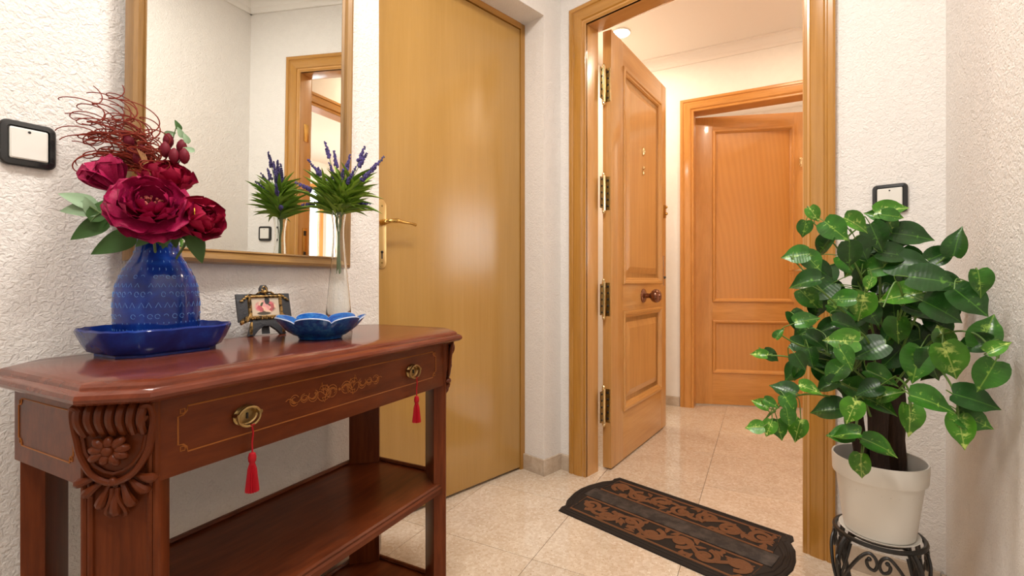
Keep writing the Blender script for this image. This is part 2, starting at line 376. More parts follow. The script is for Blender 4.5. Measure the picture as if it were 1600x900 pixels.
# ------------------------------------------------------------------ entrance door frame
CASP = [(0, 0), (0, .010), (.004, .013), (.012, .013), (.015, .009), (.019, .012), (.024, .017), (.044, .020), (.058, .021), (.063, .017), (.067, .017), (.071, .022), (.084, .022), (.090, .018), (.090, 0)]
e = thing('trim_5', 'moulded honey wood casing around the entrance doorway', None, EW.o, EW.r, kind='structure')
frame4(e, 'casing', 0, .848, 0, 2.038, CASP, .018, 'casing_v', 'casing_h', True, ang=20)
MB().box(-.02, 0, .006, .105, 0, 2.06).build('jamb', 'honey_v', e, bevel=.001)
MB().box(.848, .868, .006, .105, 0, 2.06).build('jamb', 'honey_v', e, bevel=.001)
MB().box(-.0, .848, .006, .105, 2.038, 2.06).build('jamb_head', 'honey_h', e, bevel=.001)
sp = MB().box(.845, .848, .045, .085, .98, 1.16).build('strike_plate', 'brass', e, bevel=.001)
for z in (1.01, 1.13): MB().box(.8435, .8452, .055, .075, z - .014, z + .014).build('strike_hole', 'hole_black', sp, smooth=False)
sp = MB().box(.845, .848, .045, .085, 1.66, 1.76).build('strike_plate', 'brass', e, bevel=.001)
# hall side casing
frame4(e, 'casing', 0, .848, 0, 2.038, [(o, -t - .087) for o, t in CASP if o > .002 or t == 0], .018, 'casing_v', 'casing_h', True, ('right', 'top'), ang=20)

# ------------------------------------------------------------------ open entrance door
DL = fr((.4625, 2.207), 54.8)
d2 = thing('door_2', 'open honey wood entrance door with round knob and brass hinges', None, DL.o, DL.r, kind='structure')
TH = .042
def leaf(parent, w, z0, z1, panels, mv, mh, stile, th):
    """a panel door: stiles, rails, sunk fields, mouldings; panels = (x0,x1,zbottom,ztop) of the openings"""
    MB().box(0, panels[0][0], 0, th, z0, z1).build('stile', mv, parent, bevel=.0012)
    MB().box(panels[0][1], w, 0, th, z0, z1).build('stile', mv, parent, bevel=.0012)
    xs = (panels[0][0], panels[0][1]); zz = [z0] + [q for p in panels for q in (p[2], p[3])] + [z1]
    for a, b in zip(zz[0::2], zz[1::2]): MB().box(xs[0], xs[1], 0, th, a, b).build('rail', mh, parent, bevel=.0008)
PAN = [(.143, .722, .243, .733), (.143, .735, .866, 1.938)]
PAN = [(.143, .728, a, b) for _, _, a, b in PAN]
leaf(d2, .818, .008, 2.056, PAN, 'honey_v', 'honey_h', .14, TH)
PMO = [(0, -.012), (0, .006), (-.006, .009), (-.016, .008), (-.022, .002), (-.028, .000), (-.034, -.006), (-.034, -.012)]
for (a, b, c, d) in PAN:
    frame4(d2, 'moulding', a, b, c, d, PMO, 0.0, 'honey_v', 'honey_h', ang=25)
    pn = MB().box(a, b, .011, .032, c, d)
    i1, i2 = .058, .090
    pn.loft([[(x, y, z) for x, z in ((a + i, c + i), (b - i, c + i), (b - i, d - i), (a + i, d - i))] for i, y in ((.036, .011), (i1, .011), (i2, .001))], caps=False)
    pn.add([(a + i2, .001, c + i2), (b - i2, .001, c + i2), (b - i2, .001, d - i2), (a + i2, .001, d - i2)], [(0, 1, 2, 3)])
    pn.build('panel', 'honey_v', d2, smooth=False)
# knob with rose
kn = MB().loft([[(.425 + r * math.cos(k * math.pi / 12), -y, .804 + r * math.sin(k * math.pi / 12)) for k in range(24)] for r, y in
    ((.038, 0), (.038, .004), (.034, .009), (.024, .012), (.014, .016), (.0125, .034), (.016, .042), (.029, .050), (.036, .064), (.037, .072), (.033, .084), (.022, .094), (.008, .098))])
tag(kn.build('knob', 'bronze', d2), 'round polished bronze door knob')
pe = MB().loft([[(.425 + .72 * r * math.cos(k * math.pi / 10), -y, 1.581 + 1.2 * r * math.sin(k * math.pi / 10)) for k in range(20)] for r, y in ((.021, 0), (.021, .004), (.013, .008), (.010, .004), (.002, .003))])
tag(pe.build('peephole', 'brass_bright', d2), 'oval brass peephole cover')
lk = MB()
for z, r in ((1.492, .011), (1.465, .013)):
    lk.loft([[(.425 + q * math.cos(k * math.pi / 8), -y, z + q * math.sin(k * math.pi / 8)) for k in range(16)] for q, y in ((r, 0), (r, .004), (r * .4, .009), (.001, .009))])
lk.build('lock_rosette', 'brass_bright', d2)
ch = MB().box(.768, .786, -.012, 0, 1.262, 1.338); ch.ball((.777, -.016, 1.325), .008); ch.ball((.777, -.016, 1.285), .009)
tag(ch.build('door_chain_catch', 'brass', d2, bevel=.001), 'small brass chain catch near the door edge')
lp = MB().box(.764, .79, -.004, 0, .857, 1.034); lpo = lp.build('lock_plate', 'steel', d2, bevel=.002)
MB().ball((.777, -.006, .905), .008).build('keyhole', 'hole_black', lpo)
for z in (.98, 1.0): MB().box(.815, .832, .014, .028, z - .012, z + .006).build('lock_bolt', 'steel', d2, bevel=.001)
for zc in (1.800, 1.293, .797, .299):
    h = MB().box(-.002, .0002, .006, .034, zc - .078, zc + .078).build('hinge', 'hinge_dark', d2, bevel=.0006)
    MB().tube([(-.018, .030, zc - .082), (-.018, .030, zc + .082)], .0085, 10).build('hinge_pin', 'brass_bright', h)
    MB().box(-.052, -.018, .029, .0335, zc - .072, zc + .072).build('hinge_leaf', 'hinge_dark', h, bevel=.0006)
    MB().box(-.020, -.001, .026, .034, zc - .05, zc + .05).build('hinge_wrap', 'brass', h, bevel=.001)
    sc = MB()
    for q in (-.06, -.03, .0, .03, .06): sc.ball((-.0022, .016, zc + q), .0052, 8, 6); sc.ball((-.042, .0285, zc + q), .005, 8, 6)
    sc.build('hinge_screws', 'hole_black', h)['kind'] = 'stuff'
    fl = MB().ball((-.018, .030, zc + .088), .008, 10, 6, 1.3); fl.ball((-.018, .030, zc - .088), .008, 10, 6, 1.3); fl.build('finial', 'brass_bright', h)
    MB().box(-.0035, 0, .003, .006, zc - .076, zc + .076).build('hinge_edge', 'brass_bright', h)

# ------------------------------------------------------------------ far door
f3 = thing('trim_6', 'moulded honey wood casing around the far hallway door', None, FW.o, FW.r, kind='structure')
frame4(f3, 'casing', .095, .855, 0, 2.062, [(o, t) for o, t in CASP], 0, 'far_v', 'far_h', True, ang=20)
for x in (.075, .855): MB().box(x, x + .02, 0, .11, 0, 2.08).build('jamb', 'far_v', f3)
MB().box(.095, .855, 0, .11, 2.062, 2.08).build('jamb_head', 'far_h', f3)
FD = fr((1.312, 3.392), -10.0)
d3 = thing('door_3', 'honey wood panel door standing ajar at the end of the hallway', None, FD.o, FD.r, kind='structure')
FP_ = [(.117, .650, .230, .605), (.117, .650, .735, 1.958)]
leaf(d3, .74, .008, 2.052, FP_, 'far_v', 'far_h', .117, .036)
FMO = [(0, -.010), (0, .006), (-.005, .010), (-.014, .009), (-.018, .003), (-.026, -.004), (-.026, -.010)]
m = mat('far_panel', (.56, .24, .05), .33, coat=.25); tt = NT(m); vv = tt.coord((7, 7, 1.1)); w = tt.n('ShaderNodeTexWave', wave_type='RINGS', rings_direction='SPHERICAL')
w.inputs['Scale'].default_value = 1.6; w.inputs['Distortion'].default_value = 5; w.inputs['Detail'].default_value = 3; tt.l(vv, w.inputs['Vector'])
tt.l(tt.ramp(w.outputs['Fac'], [(.1, (.56, .24, .05)), (.9, (.525, .218, .043))]), tt.b.inputs['Base Color'])
for (a, b, c, d) in FP_:
    frame4(d3, 'moulding', a, b, c, d, FMO, 0, 'far_v', 'far_h', ang=25)
    MB().box(a, b, .008, .028, c, d).build('panel', 'far_panel', d3, smooth=False)
hk = MB().box(.684, .700, -.006, 0, 1.675, 1.735); hk.tube(catmull([(.692, -.004, 1.72), (.692, -.03, 1.725), (.678, -.05, 1.71), (.672, -.052, 1.695)]), .004, 8)
hk.tube(catmull([(.692, -.004, 1.69), (.69, -.025, 1.68), (.675, -.045, 1.685), (.668, -.05, 1.70)]), .004, 8)
tag(hk.build('coat_hook', 'brass_bright', d3), 'brass coat hook on the door')
lp = MB().box(.70, .722, -.003, 0, .83, 1.02).build('lock_plate', 'brass_bright', d3, bevel=.001)
MB().tube([(.711, 0, .96), (.711, -.045, .96), (.60, -.047, .958)], .008, 8).build('lever', 'brass_bright', lp)

# ------------------------------------------------------------------ doorway to the side room
h4 = thing('trim_7', 'honey wood casing around the doorway to the bright side room', None, HR(0, 0), HR.r + math.pi, kind='structure')
frame4(h4, 'casing', -.94, .10, 0, 2.04, CASP, 0, 'casing_v', 'casing_h', True, ang=20)
for x in (-.96, .10): MB().box(x, x + .02, 0, .10, 0, 2.06).build('jamb', 'far_v', h4)
MB().box(-.94, .10, 0, .10, 2.04, 2.06).build('jamb_head', 'far_h', h4)
# sideboard seen through it, only in the mirror
sb = thing('bookcase', 'low honey wood shelf unit under the side room window', 'shelf', HR(2.0, -2.35), HR.r)
for x in (-.7, -.02, .66): MB().box(x, x + .04, -.18, .18, 0, .98).build('side_panel', 'far_v', sb)
for z in (.06, .5, .96): MB().box(-.72, .72, -.19, .19, z, z + .03).build('shelf', 'far_h', sb)
MB().box(-.7, .7, -.19, -.175, .05, .98).build('back_panel', 'cream', sb)

# ------------------------------------------------------------------ closet door
c1 = thing('trim_8', 'slim dark honey wood frame of the closet door', None, CW.o, CW.r, kind='structure')
FRP = [(0, 0), (0, .006), (.004, .010), (.010, .010), (.013, .015), (.020, .018), (.026, .018), (.026, 0)]
frame4(c1, 'frame_rail', .025, .802, 0, 2.062, FRP, .150, 'closet_frame', 'casing_h', True, ang=20)
MB().box(.802, .8295, .118, .164, 0, 2.088).build('jamb', 'closet_frame', c1); MB().box(0, .802, .118, .164, 2.062, 2.0895).build('jamb_head', 'casing_h', c1)
d1 = thing('door_1', 'plain tan veneer closet door with brass lever handle', None, CW.o, CW.r, kind='structure')
MB().box(.012, .800, .122, .160, .012, 2.058).build('door_leaf', 'closet_veneer', d1, bevel=.002)
def plate_poly(x, w, z0, z1):
    r = w / 2; pts = []
    for k in range(9): a = math.pi * k / 8; pts.append((x + r * math.cos(a), z1 - r * 1.0 + r * 1.25 * math.sin(a)))
    for k in range(9): a = math.pi + math.pi * k / 8; pts.append((x + r * math.cos(a), z0 + r * 1.0 + r * 1.25 * math.sin(a)))
    return pts
pl = MB().prism_y(plate_poly(.078, .036, .931, 1.171), .1175, .122); pl.prism_y(plate_poly(.078, .030, .936, 1.166), .1155, .118)
plo = tag(pl.build('handle_plate', 'brass_pale', d1, bevel=.0008), 'long pale brass handle plate')
lv = MB().tube([(.078, .118, 1.092), (.078, .100, 1.092)], .0115, 16)
lv.tube(catmull([(.078, .100, 1.092), (.078, .078, 1.093), (.088, .068, 1.094), (.115, .068, 1.097), (.140, .070, 1.094), (.168, .072, 1.093), (.190, .072, 1.089)], 6),
        [.010, .010, .0095, .009, .009, .009, .0085, .008, .0078, .0075, .0072, .0072, .0072, .0074, .0078, .0082, .0085, .0085, .008, .0072, .0066, .006, .0056, .0054, .0052, .005, .005, .0048, .0046, .0046, .0046, .0047, .0048, .005, .0052, .0054, .0055][:37], 12)
lv.ball((.190, .072, 1.089), .0058)
lv.build('lever', 'brass', plo)
kh = MB().ball((.078, .1155, .986), .0052, 10, 6); kh.box(.0757, .0803, .1148, .1165, .962, .986); kh.build('keyhole', 'hole_black', plo)
for z in (1.152, .948): MB().ball((.078, .1153, z), .0035, 8, 6).build('screw', 'hinge_dark', plo)

# ------------------------------------------------------------------ wall switches
def switch(name, label, loc, rotz, w, h):
    s = thing(name, label, 'light switch', loc, rotz, 'wall switches')
    def rr(w, h, r, y): return [(cx + r * math.cos(a), y, cz + r * math.sin(a)) for cx, cz, a0 in ((w / 2 - r, h / 2 - r, 0), (-w / 2 + r, h / 2 - r, 90), (-w / 2 + r, -h / 2 + r, 180), (w / 2 - r, -h / 2 + r, 270)) for a in [R(a0 + 15 * k) for k in range(7)]]
    MB().loft([rr(w, h, .012, 0), rr(w, h, .012, -.007), rr(w - .004, h - .004, .011, -.0095), rr(w - .018, h - .018, .006, -.0105), rr(w - .020, h - .020, .005, -.006)]).build('frame', 'black_plastic', s)
    MB().loft([rr(w - .024, h - .024, .003, -.005), rr(w - .024, h - .024, .003, -.0105), rr(w - .028, h - .028, .003, -.012)]).build('rocker', 'white_plastic', s, ang=25)
    MB().loft([[(q * math.cos(k * math.pi / 6), y, h * .27 + q * math.sin(k * math.pi / 6)) for k in range(12)] for q, y in ((.0022, -.0115), (.0022, -.0125))]).build('indicator', 'hole_black', s)
    return s
p = LW(-.836, -.0005, 1.121); switch('light_switch', 'black framed white light switch beside the mirror and red flowers', p, LW.r, .073, .078)
p = EW(1.070, .0175, 1.124); switch('light_switch', 'black framed white light switch above the potted plant', p, EW.r, .082, .084)

# ------------------------------------------------------------------ mirror
MX0, MX1, MZ0, MZ1 = -.671, -.167, .945, 1.86
mr = thing('wall_mirror', 'tall gilt wood framed mirror hung over the console table', 'mirror')
mr.matrix_local = Matrix.Translation(LW(-.419, -.010, .934)) @ Matrix.Rotation(LW.r + R(2.1), 4, 'Z') @ Matrix.Rotation(R(.7), 4, 'X') @ Matrix.Rotation(R(.35), 4, 'Y')
gx = lambda x: x + .419
GPR = [(0, 0), (0, .008), (.004, .012), (.006, .009), (.008, .010), (.012, .018), (.022, .024), (.029, .022), (.033, .014), (.034, 0)]
frame4(mr, 'frame_rail', gx(MX0), gx(MX1), .020, MZ1 - .925, GPR, 0, 'gilt_v', 'gilt_h', ang=25)
MB().box(gx(MX0) - .001, gx(MX1) + .001, -.0065, -.004, .019, MZ1 - .925 + .001).build('glass', 'mirror_glass', mr, smooth=False)
MB().box(gx(MX0) - .02, gx(MX1) + .02, -.0035, .0, .0, MZ1 - .925 + .02).build('backing', 'frame_dark', mr, smooth=False)

# ------------------------------------------------------------------ console table
tb = thing('console_table', 'dark cherry wood console table with carved corners and inlaid drawer', 'console table', TB(-.495, -.20), TB.r)
tx = lambda L_: L_ + .495
ty = lambda N_: .20 - N_
def octo(l0, l1, n0, n1, cf, cb, cw=.055):
    P = [(l0 + cw, n1), (l0, n1 - cf), (l0, n0 + cb), (l0 + cw, n0), (l1 - cw, n0), (l1, n0 + cb), (l1, n1 - cf), (l1 - cw, n1)]
    return [(tx(a), ty(b)) for a, b in P]
def oct_i(i): return octo(-.917 + i, -.068 - i, .006 + i, .405 - i, .062, .055, .055)
prof = [(.018, .7225), (.006, .7225), (.001, .7265), (.0, .731), (.002, .736), (.007, .7395), (.010, .7405), (.011, .744), (.014, .7475), (.018, .7490), (.021, .750), (.06, .750)]
tp = MB().loft([[(x, y, z) for x, y in oct_i(i)] for i, z in prof], caps=True)
tp.build('top', 'cherry_top', tb, ang=18)
ZA0, ZA1 = .604, .7225
# side and back aprons
MB().box(tx(-.888), tx(-.868), ty(.300), ty(.075), ZA0, ZA1).build('side_apron', 'cherry_h', tb)
MB().box(tx(-.117), tx(-.097), ty(.300), ty(.075), ZA0, ZA1).build('side_apron', 'cherry_h', tb)
MB().box(tx(-.835), tx(-.150), ty(.045), ty(.025), ZA0, ZA1).build('back_apron', 'cherry_h', tb)
MB().box(tx(-.868), tx(-.117), ty(.30), ty(.045), .708, .7225).build('carcass_panel', 'cherry_h', tb)
# legs: flat posts set across the four cut corners
def post(a, b, inn, zt, rear=False):
    A = Vector((tx(a[0]), ty(a[1]), 0)); B = Vector((tx(b[0]), ty(b[1]), 0)); d = (B - A).normalized(); n = Vector((-d.y, d.x, 0))
    if n.dot(Vector((tx(-.495), ty(.2), 0)) - A) > 0: n = -n          # outward normal
    th = .03; w = (B - A).length
    pl = [A, B, B - n * th, A - n * th]
    lg = MB().prism([(p.x, p.y) for p in pl], 0, zt).build('leg', 'cherry_v', tb, bevel=.003)
    if not rear:
        for s in (.035, .115, .885, .965):
            c = A + d * (w * s) + n * .0005
            MB().tube([(c.x, c.y, .06), (c.x, c.y, zt - .002)], .0042, 8).build('leg_bead', 'cherry_v', lg)
    return A, B, d, n, w
FLP = post((-.890, .297), (-.833, .368), 0, ZA1)
FRP_ = post((-.152, .368), (-.095, .297), 0, ZA1)
post((-.888, .093), (-.835, .026), 0, ZA1, True); post((-.150, .026), (-.097, .093), 0, ZA1, True)
# carved corbels
def corbel(pst):
    A, B, d, n, w = pst; C = A + d * (w / 2)
    co = link('corbel', None, tb, (C.x, C.y, 0), 0)
    co['label'] = 'carved acanthus and flower corner ornament'
    def Pt(s, o, z): v = d * s + n * o; return (v.x, v.y, z)
    hw = w * .47
    bk = MB(); outl = [(-hw, .715), (hw, .715), (hw, .665), (hw * .93, .648), (hw * .6, .622), (0, .610), (-hw * .6, .622), (-hw * .93, .648), (-hw, .665)]
    bk.loft([[Pt(s * k, o, .66 + (z - .66) * k) for s, z in outl] for k, o in ((1, 0), (1, .006), (.9, .013))]); bk.build('ground', 'cherry_carved', co)
    for k in range(7):                               # roll of flutes at the top
        s = -hw + w * .94 * (k + .5) / 7
        pth = [Pt(s * (1 - .12 * max(0, q - 2) / 4), o, z) for q, (o, z) in enumerate(((.004, .716), (.016, .717), (.024, .709), (.026, .698), (.021, .687), (.015, .678)))]
        MB().tube(catmull(pth, 4), [.0062 * (1 - .25 * i / 20) for i in range(21)], 8).build('flute', 'cherry_carved', co)
    rm = MB()
    for sg in (-1, 1):                               # scrolling rim
        pth = [Pt(sg * s, o, z) for s, o, z in ((.93 * hw, .020, .702), (.80 * hw, .022, .694), (.84 * hw, .024, .712), (1.02 * hw, .022, .715), (1.08 * hw, .018, .698), (1.0 * hw, .016, .672), (.90 * hw, .016, .652), (.62 * hw, .017, .629), (.3 * hw, .018, .618), (0, .018, .614))]
        rm.tube(catmull(pth, 5), .0042, 8); 
        rm.tube([Pt(sg * s * hw, .015, z) for s, z in ((.86, .675), (.78, .655), (.52, .637), (.25, .628), (0, .625))], .0028, 6)
    rm.ball(Pt(0, .018, .616), .006, 8, 6); rm.build('scroll_rim', 'cherry_carved', co)
    ro = MB(); zc = .658
    ro.ball(Pt(-.004, .0215, zc), .0078, 16, 12)
    for k in range(9):
        a = 2 * math.pi * k / 9 + .2; L_ = .022 if k % 2 else .019
        pth = [Pt(-.002 + math.cos(a) * q * 1.25, .017 + .006 * math.sin(q / L_ * 2.6), zc + math.sin(a) * q * .95) for q in (.005, L_ * .55, L_ * .85, L_)]
        MB().tube(catmull(pth, 3), [.003, .0042, .0054, .0062, .0061, .0058, .005, .004, .003, .0015], 10).build('carved_petal', 'cherry_carved', co)
    ro.build('rosette_centre', 'cherry_carved', co)
    for sg in (-1, 0, 1):
        for j in range(1 if sg == 0 else 3):
            a = R(90 + sg * (22 + 27 * j)); L_ = .046 if sg == 0 else (.036, .029, .024)[j]
            o0 = .009; x0 = sg * (.006 + .008 * j); z0 = .613 + .0035 * j
            MB().tube(catmull([Pt(x0, o0, z0), Pt(x0 + math.cos(a) * L_ * -.5, o0 + .004, z0 - math.sin(a) * L_ * .5), Pt(x0 - math.cos(a) * L_ * .85, o0 + .003, z0 - math.sin(a) * L_ * .85), Pt(x0 - math.cos(a) * L_, .002, z0 - math.sin(a) * L_)], 4),
                    [.0025, .003, .0036, .0042, .005, .0056, .0062, .0066, .0068, .006, .005, .0036, .0015], 8).build('acanthus_leaf', 'cherry_carved', co)
    for sg in (-1, 1):
        MB().tube(catmull([Pt(sg * .003, .013, .606), Pt(sg * .004, .014, .592), Pt(sg * .011, .011, .574), Pt(sg * .008, .006, .566)], 4), .0034, 6).build('acanthus_rib', 'cherry_carved', co)
corbel(FLP); corbel(FRP_)
# shelves with a small lip
def oct_s(i): return octo(-.886 + i, -.099 - i, .030 + i, .364 - i, .062, .055, .055)
for zt, th in ((.345, .028), (.052, .032)):
    sh = MB().loft([[(x, y, z) for x, y in oct_s(i)] for i, z in ((.006, zt - th), (.0, zt - th + .004), (.0, zt - .012), (.004, zt - .008), (.003, zt - .003), (.007, zt))]).build('shelf', 'cherry_h', tb, ang=22)
    pts = oct_s(.008); lip = MB()
    for a, b in ((6, 5), (5, 4), (4, 3), (3, 2), (2, 1)):
        lip.tube([(*pts[a], zt + .004), (*pts[b], zt + .004)], .006, 6)
    lip.build('shelf_lip', 'cherry_h', sh)
# drawer with inlay
dr = MB().box(tx(-.832), tx(-.153), ty(.366), ty(.346), ZA0, ZA1 - .001).build('drawer', 'cherry_h', tb, bevel=.001)
yf = ty(.366) - .0004
def inlay_frame(x0, x1, z0, z1, q, to3, parent):
    pts = []
    for cx, cz, sx_, sz_ in ((x0, z0, 1, 1), (x1, z0, -1, 1), (x1, z1, -1, -1), (x0, z1, 1, -1)):
        arc = [(cx, cz + sz_ * q), (cx + sx_ * q * .55, cz + sz_ * q * .9), (cx + sx_ * q * .9, cz + sz_ * q * .55), (cx + sx_ * q, cz)]
        if sx_ * sz_ < 0: arc = arc[::-1]
        pts += arc
    MB().tube([to3(x, z) for x, z in pts], .0011, 4, closed=True).build('inlay_line', 'inlay', parent)
    for cx, cz in ((x0, z0), (x1, z0), (x1, z1), (x0, z1)):
        sx_ = 1 if cx == x0 else -1; sz_ = 1 if cz == z0 else -1
        o = [(cx + sx_ * (.003 + a), cz + sz_ * (.003 + b)) for a, b in ((0, 0), (.006, 0), (.0065, .0045), (.0045, .0065), (0, .006))]
        MB().tube([to3(x, z) for x, z in o], .0009, 4, closed=True).build('inlay_corner', 'inlay', parent)
inlay_frame(tx(-.808), tx(-.190), .634, .700, .013, lambda x, z: (x, yf, z), dr)
inlay_frame(ty(.268), ty(.092), .630, .702, .011, lambda y, z: (tx(-.8884), y, z), tb)
inlay_frame(ty(.268), ty(.092), .630, .702, .011, lambda y, z: (tx(-.0966), y, z), tb)
fl = MB(); cxx = tx(-.512)
for sg in (-1, 1):
    for k, (o, s) in enumerate(((.018, 1.0), (.038, 1.25), (.062, .9), (.082, .65), (.103, .8))):
        for ph in (0, 1, 2):
            pth = [(cxx + sg * (o + .012 * s * math.cos(a) * (1 - .25 * ph)), yf, .667 + .012 * s * math.sin(a) * (1 - .28 * ph) * (1 if ph != 1 else .8)) for a in [2 * math.pi * i / 14 + k for i in range(12 - ph * 2)]]
            fl.tube(pth, .0007, 4)
    fl.tube([(cxx + sg * (.006 + .115 * i / 24), yf, .667 + .005 * math.sin(i * .9)) for i in range(25)], .0007, 4)
    for k in range(4):
        b = cxx + sg * (.020 + .006 * k); fl.tube([(b, yf, .667), (b + sg * .004, yf, .667 + (.012 + .003 * k) * (1 if k % 2 else -1)), (b + sg * .010, yf, .667 + (.008) * (1 if k % 2 else -1))], .0008, 4)
fl.ball((cxx, yf, .667), .0028, 8, 6); fl.build('floral_inlay', 'inlay', dr)
def oval(cx, cz, rx, rz, y, n=24): return [(cx + rx * math.cos(2 * math.pi * k / n), y, cz + rz * math.sin(2 * math.pi * k / n)) for k in range(n)]
tassel = None
for i, L_ in enumerate((-.708, -.288)):
    x = tx(L_); z = .665; y = ty(.366)
    pu = MB().loft([oval(x, z, a, b, y - h) for a, b, h in ((.0215, .0165, 0), (.0215, .0165, .003), (.019, .0145, .0055), (.017, .0125, .004), (.006, .004, .005), (.001, .001, .0055))]).build('pull_plate', 'brass_antique', dr)
    MB().tube(oval(x, z - .001, .0185, .0150, y - .012, 28), .0024, 8, closed=True).build('bail', 'brass_antique', pu)
    for sg in (-1, 1): MB().tube([(x + sg * .0185, y, z + .003), (x + sg * .0185, y - .014, z + .003)], .0036, 8).build('bail_post', 'brass_antique', pu)
    kk = MB().box(x - .0012, x + .0012, y - .0075, y - .005, z - .005, z + .004).build('keyhole', 'hole_black', pu)
    # tassel hangs from the bail: a thing of its own
    wl = Vector(TB(-.495, -.20)); q = Matrix.Translation(wl) @ Matrix.Rotation(TB.r, 4, 'Z') @ Vector((x + .004, y - .0125, .5415))
    ta = thing('tassel', ('red silk tassel hanging from the drawer pull beside the carved corner' if i == 0 else 'red silk tassel hanging from the drawer pull by the closet door'), 'tassel', q, TB.r, 'drawer tassels')
    s = MB().tube(catmull([(-.001, 0, .1085), (.001, -.001, .095), (0, 0, .08), (.0005, 0, .062)], 5), .0014, 6); s.tube([(0.003 * math.cos(a), .003 * math.sin(a) - .0005, .1085) for a in [2 * math.pi * k / 10 for k in range(10)]], .0012, 6, closed=True)
    s.build('cord', 'red_silk', ta)
    MB().lathe([(.001, .064), (.0048, .062), (.0062, .056), (.0058, .050), (.0042, .047), (.0046, .045), (.0042, .043)], 14).build('tassel_head', 'red_silk', ta)
    sk = MB()
    sk.loft([[(r * (1 + .14 * math.cos(k * math.pi)) * math.cos(2 * math.pi * k / 32), r * (1 + .14 * math.cos(k * math.pi)) * math.sin(2 * math.pi * k / 32), zz) for k in range(32)] for r, zz in ((.0042, .044), (.0062, .036), (.0074, .022), (.0090, .006), (.0093, .001), (.002, .0015))])
    sk.build('skirt', 'red_silk', ta, ang=60)
ZT = .7503

# ------------------------------------------------------------------ blue tray and vase
tc = (-.660, .885); ta = TB.r
def oct2(hx, hy, c): return [(hx - c, -hy), (hx, -hy + c), (hx, hy - c), (hx - c, hy), (-hx + c, hy), (-hx, hy - c), (-hx, -hy + c), (-hx + c, -hy)]
def trayring(s, z, hx=.110, hy=.088, c=.040, wav=0.0):
    o = oct2(hx * s, hy * s, c * s); out = []
    for k in range(8):
        a = Vector(o[k]); b = Vector(o[(k + 1) % 8])
        for i in range(6):
            t_ = i / 6; p_ = a.lerp(b, t_); w_ = 1 - .02 * math.exp(-((min(t_, 1 - t_)) / .09) ** 2) if wav else 1
            out.append((p_.x * w_, p_.y * w_, z + wav * .0008 * math.sin(t_ * 6.283 * 2 + k)))
    return out
tr = thing('tray', 'cobalt blue glazed octagonal ceramic tray under the blue vase', 'tray', (tc[0], tc[1], ZT), ta)
MB().loft([trayring(.76, .0), trayring(.76, .004), trayring(.84, .008), trayring(.92, .022, wav=.5), trayring(.985, .040, wav=1), trayring(1.0, .0455, wav=1), trayring(.985, .0475, wav=1), trayring(.965, .045, wav=1), trayring(.90, .024, wav=.5), trayring(.82, .0105), trayring(.3, .010)]).build('dish', 'blue_glaze', tr, ang=40)
MB().loft([trayring(.993, .0462, wav=1), trayring(.985, .0485, wav=1), trayring(.975, .0462, wav=1)], caps=False).build('rim', 'blue_glaze', tr)
vc = (-.664, .888)
vz = ZT + .0102
PRV = [(.060, 0), (.074, .001), (.078, .008), (.0805, .030), (.0820, .060), (.0818, .085), (.0785, .108), (.0715, .128), (.0625, .144), (.0535, .157), (.0462, .168), (.0425, .178), (.0408, .188), (.0400, .1955), (.0382, .1975), (.0362, .1955), (.037, .18), (.045, .16), (.068, .12), (.076, .08), (.072, .012), (.02, .010)]
PRV = [(r_ * .815, z_) for r_, z_ in PRV]
va = thing('flower_vase', 'blue glazed bulbous vase with carved rows standing in the blue tray', 'vase', (vc[0], vc[1], vz), 0)
MB().lathe(PRV, 56).build('body', 'blue_glaze', va, ang=60)
def vrad(z):
    for (r0, z0), (r1, z1) in zip(PRV[:13], PRV[1:14]):
        if z0 <= z <= z1: return r0 + (r1 - r0) * (z - z0) / (z1 - z0)
    return .04
for row, (z, n, hh, kind) in enumerate(((.034, 50, .004, 0), (.046, 46, .003, 0), (.058, 34, .008, 2), (.078, 34, .009, 1), (.097, 40, .009, 2), (.113, 40, .007, 1), (.128, 38, .006, 2), (.142, 36, .005, 0), (.156, 34, .004, 0), (.174, 30, .004, 0))):
    rw = MB()
    for k in range(n):
        if rnd.random() < .12: continue
        a = 2 * math.pi * k / n + rnd.uniform(-.02, .02); st = 2 * math.pi / n * .33
        def pv(da, dz): r_ = vrad(z + dz) - .0001; return (r_ * math.cos(a + da), r_ * math.sin(a + da), z + dz)
        if kind == 0: rw.tube([pv(0, -hh / 2), pv(.01, 0), pv(0, hh / 2)], [.0003, .0006, .0003], 5)
        elif kind == 1: rw.tube([pv(-st, -hh / 2), pv(0, hh / 2), pv(st, -hh / 2)], .00048, 5)
        else: rw.tube([pv(st * .9 * math.cos(q), hh / 2 * math.sin(q)) for q in [2 * math.pi * i / 9 for i in range(9 if k % 3 else 5)]], .00048, 5)
    rw.build('carved_row', 'blue_relief', va)['kind'] = 'stuff'

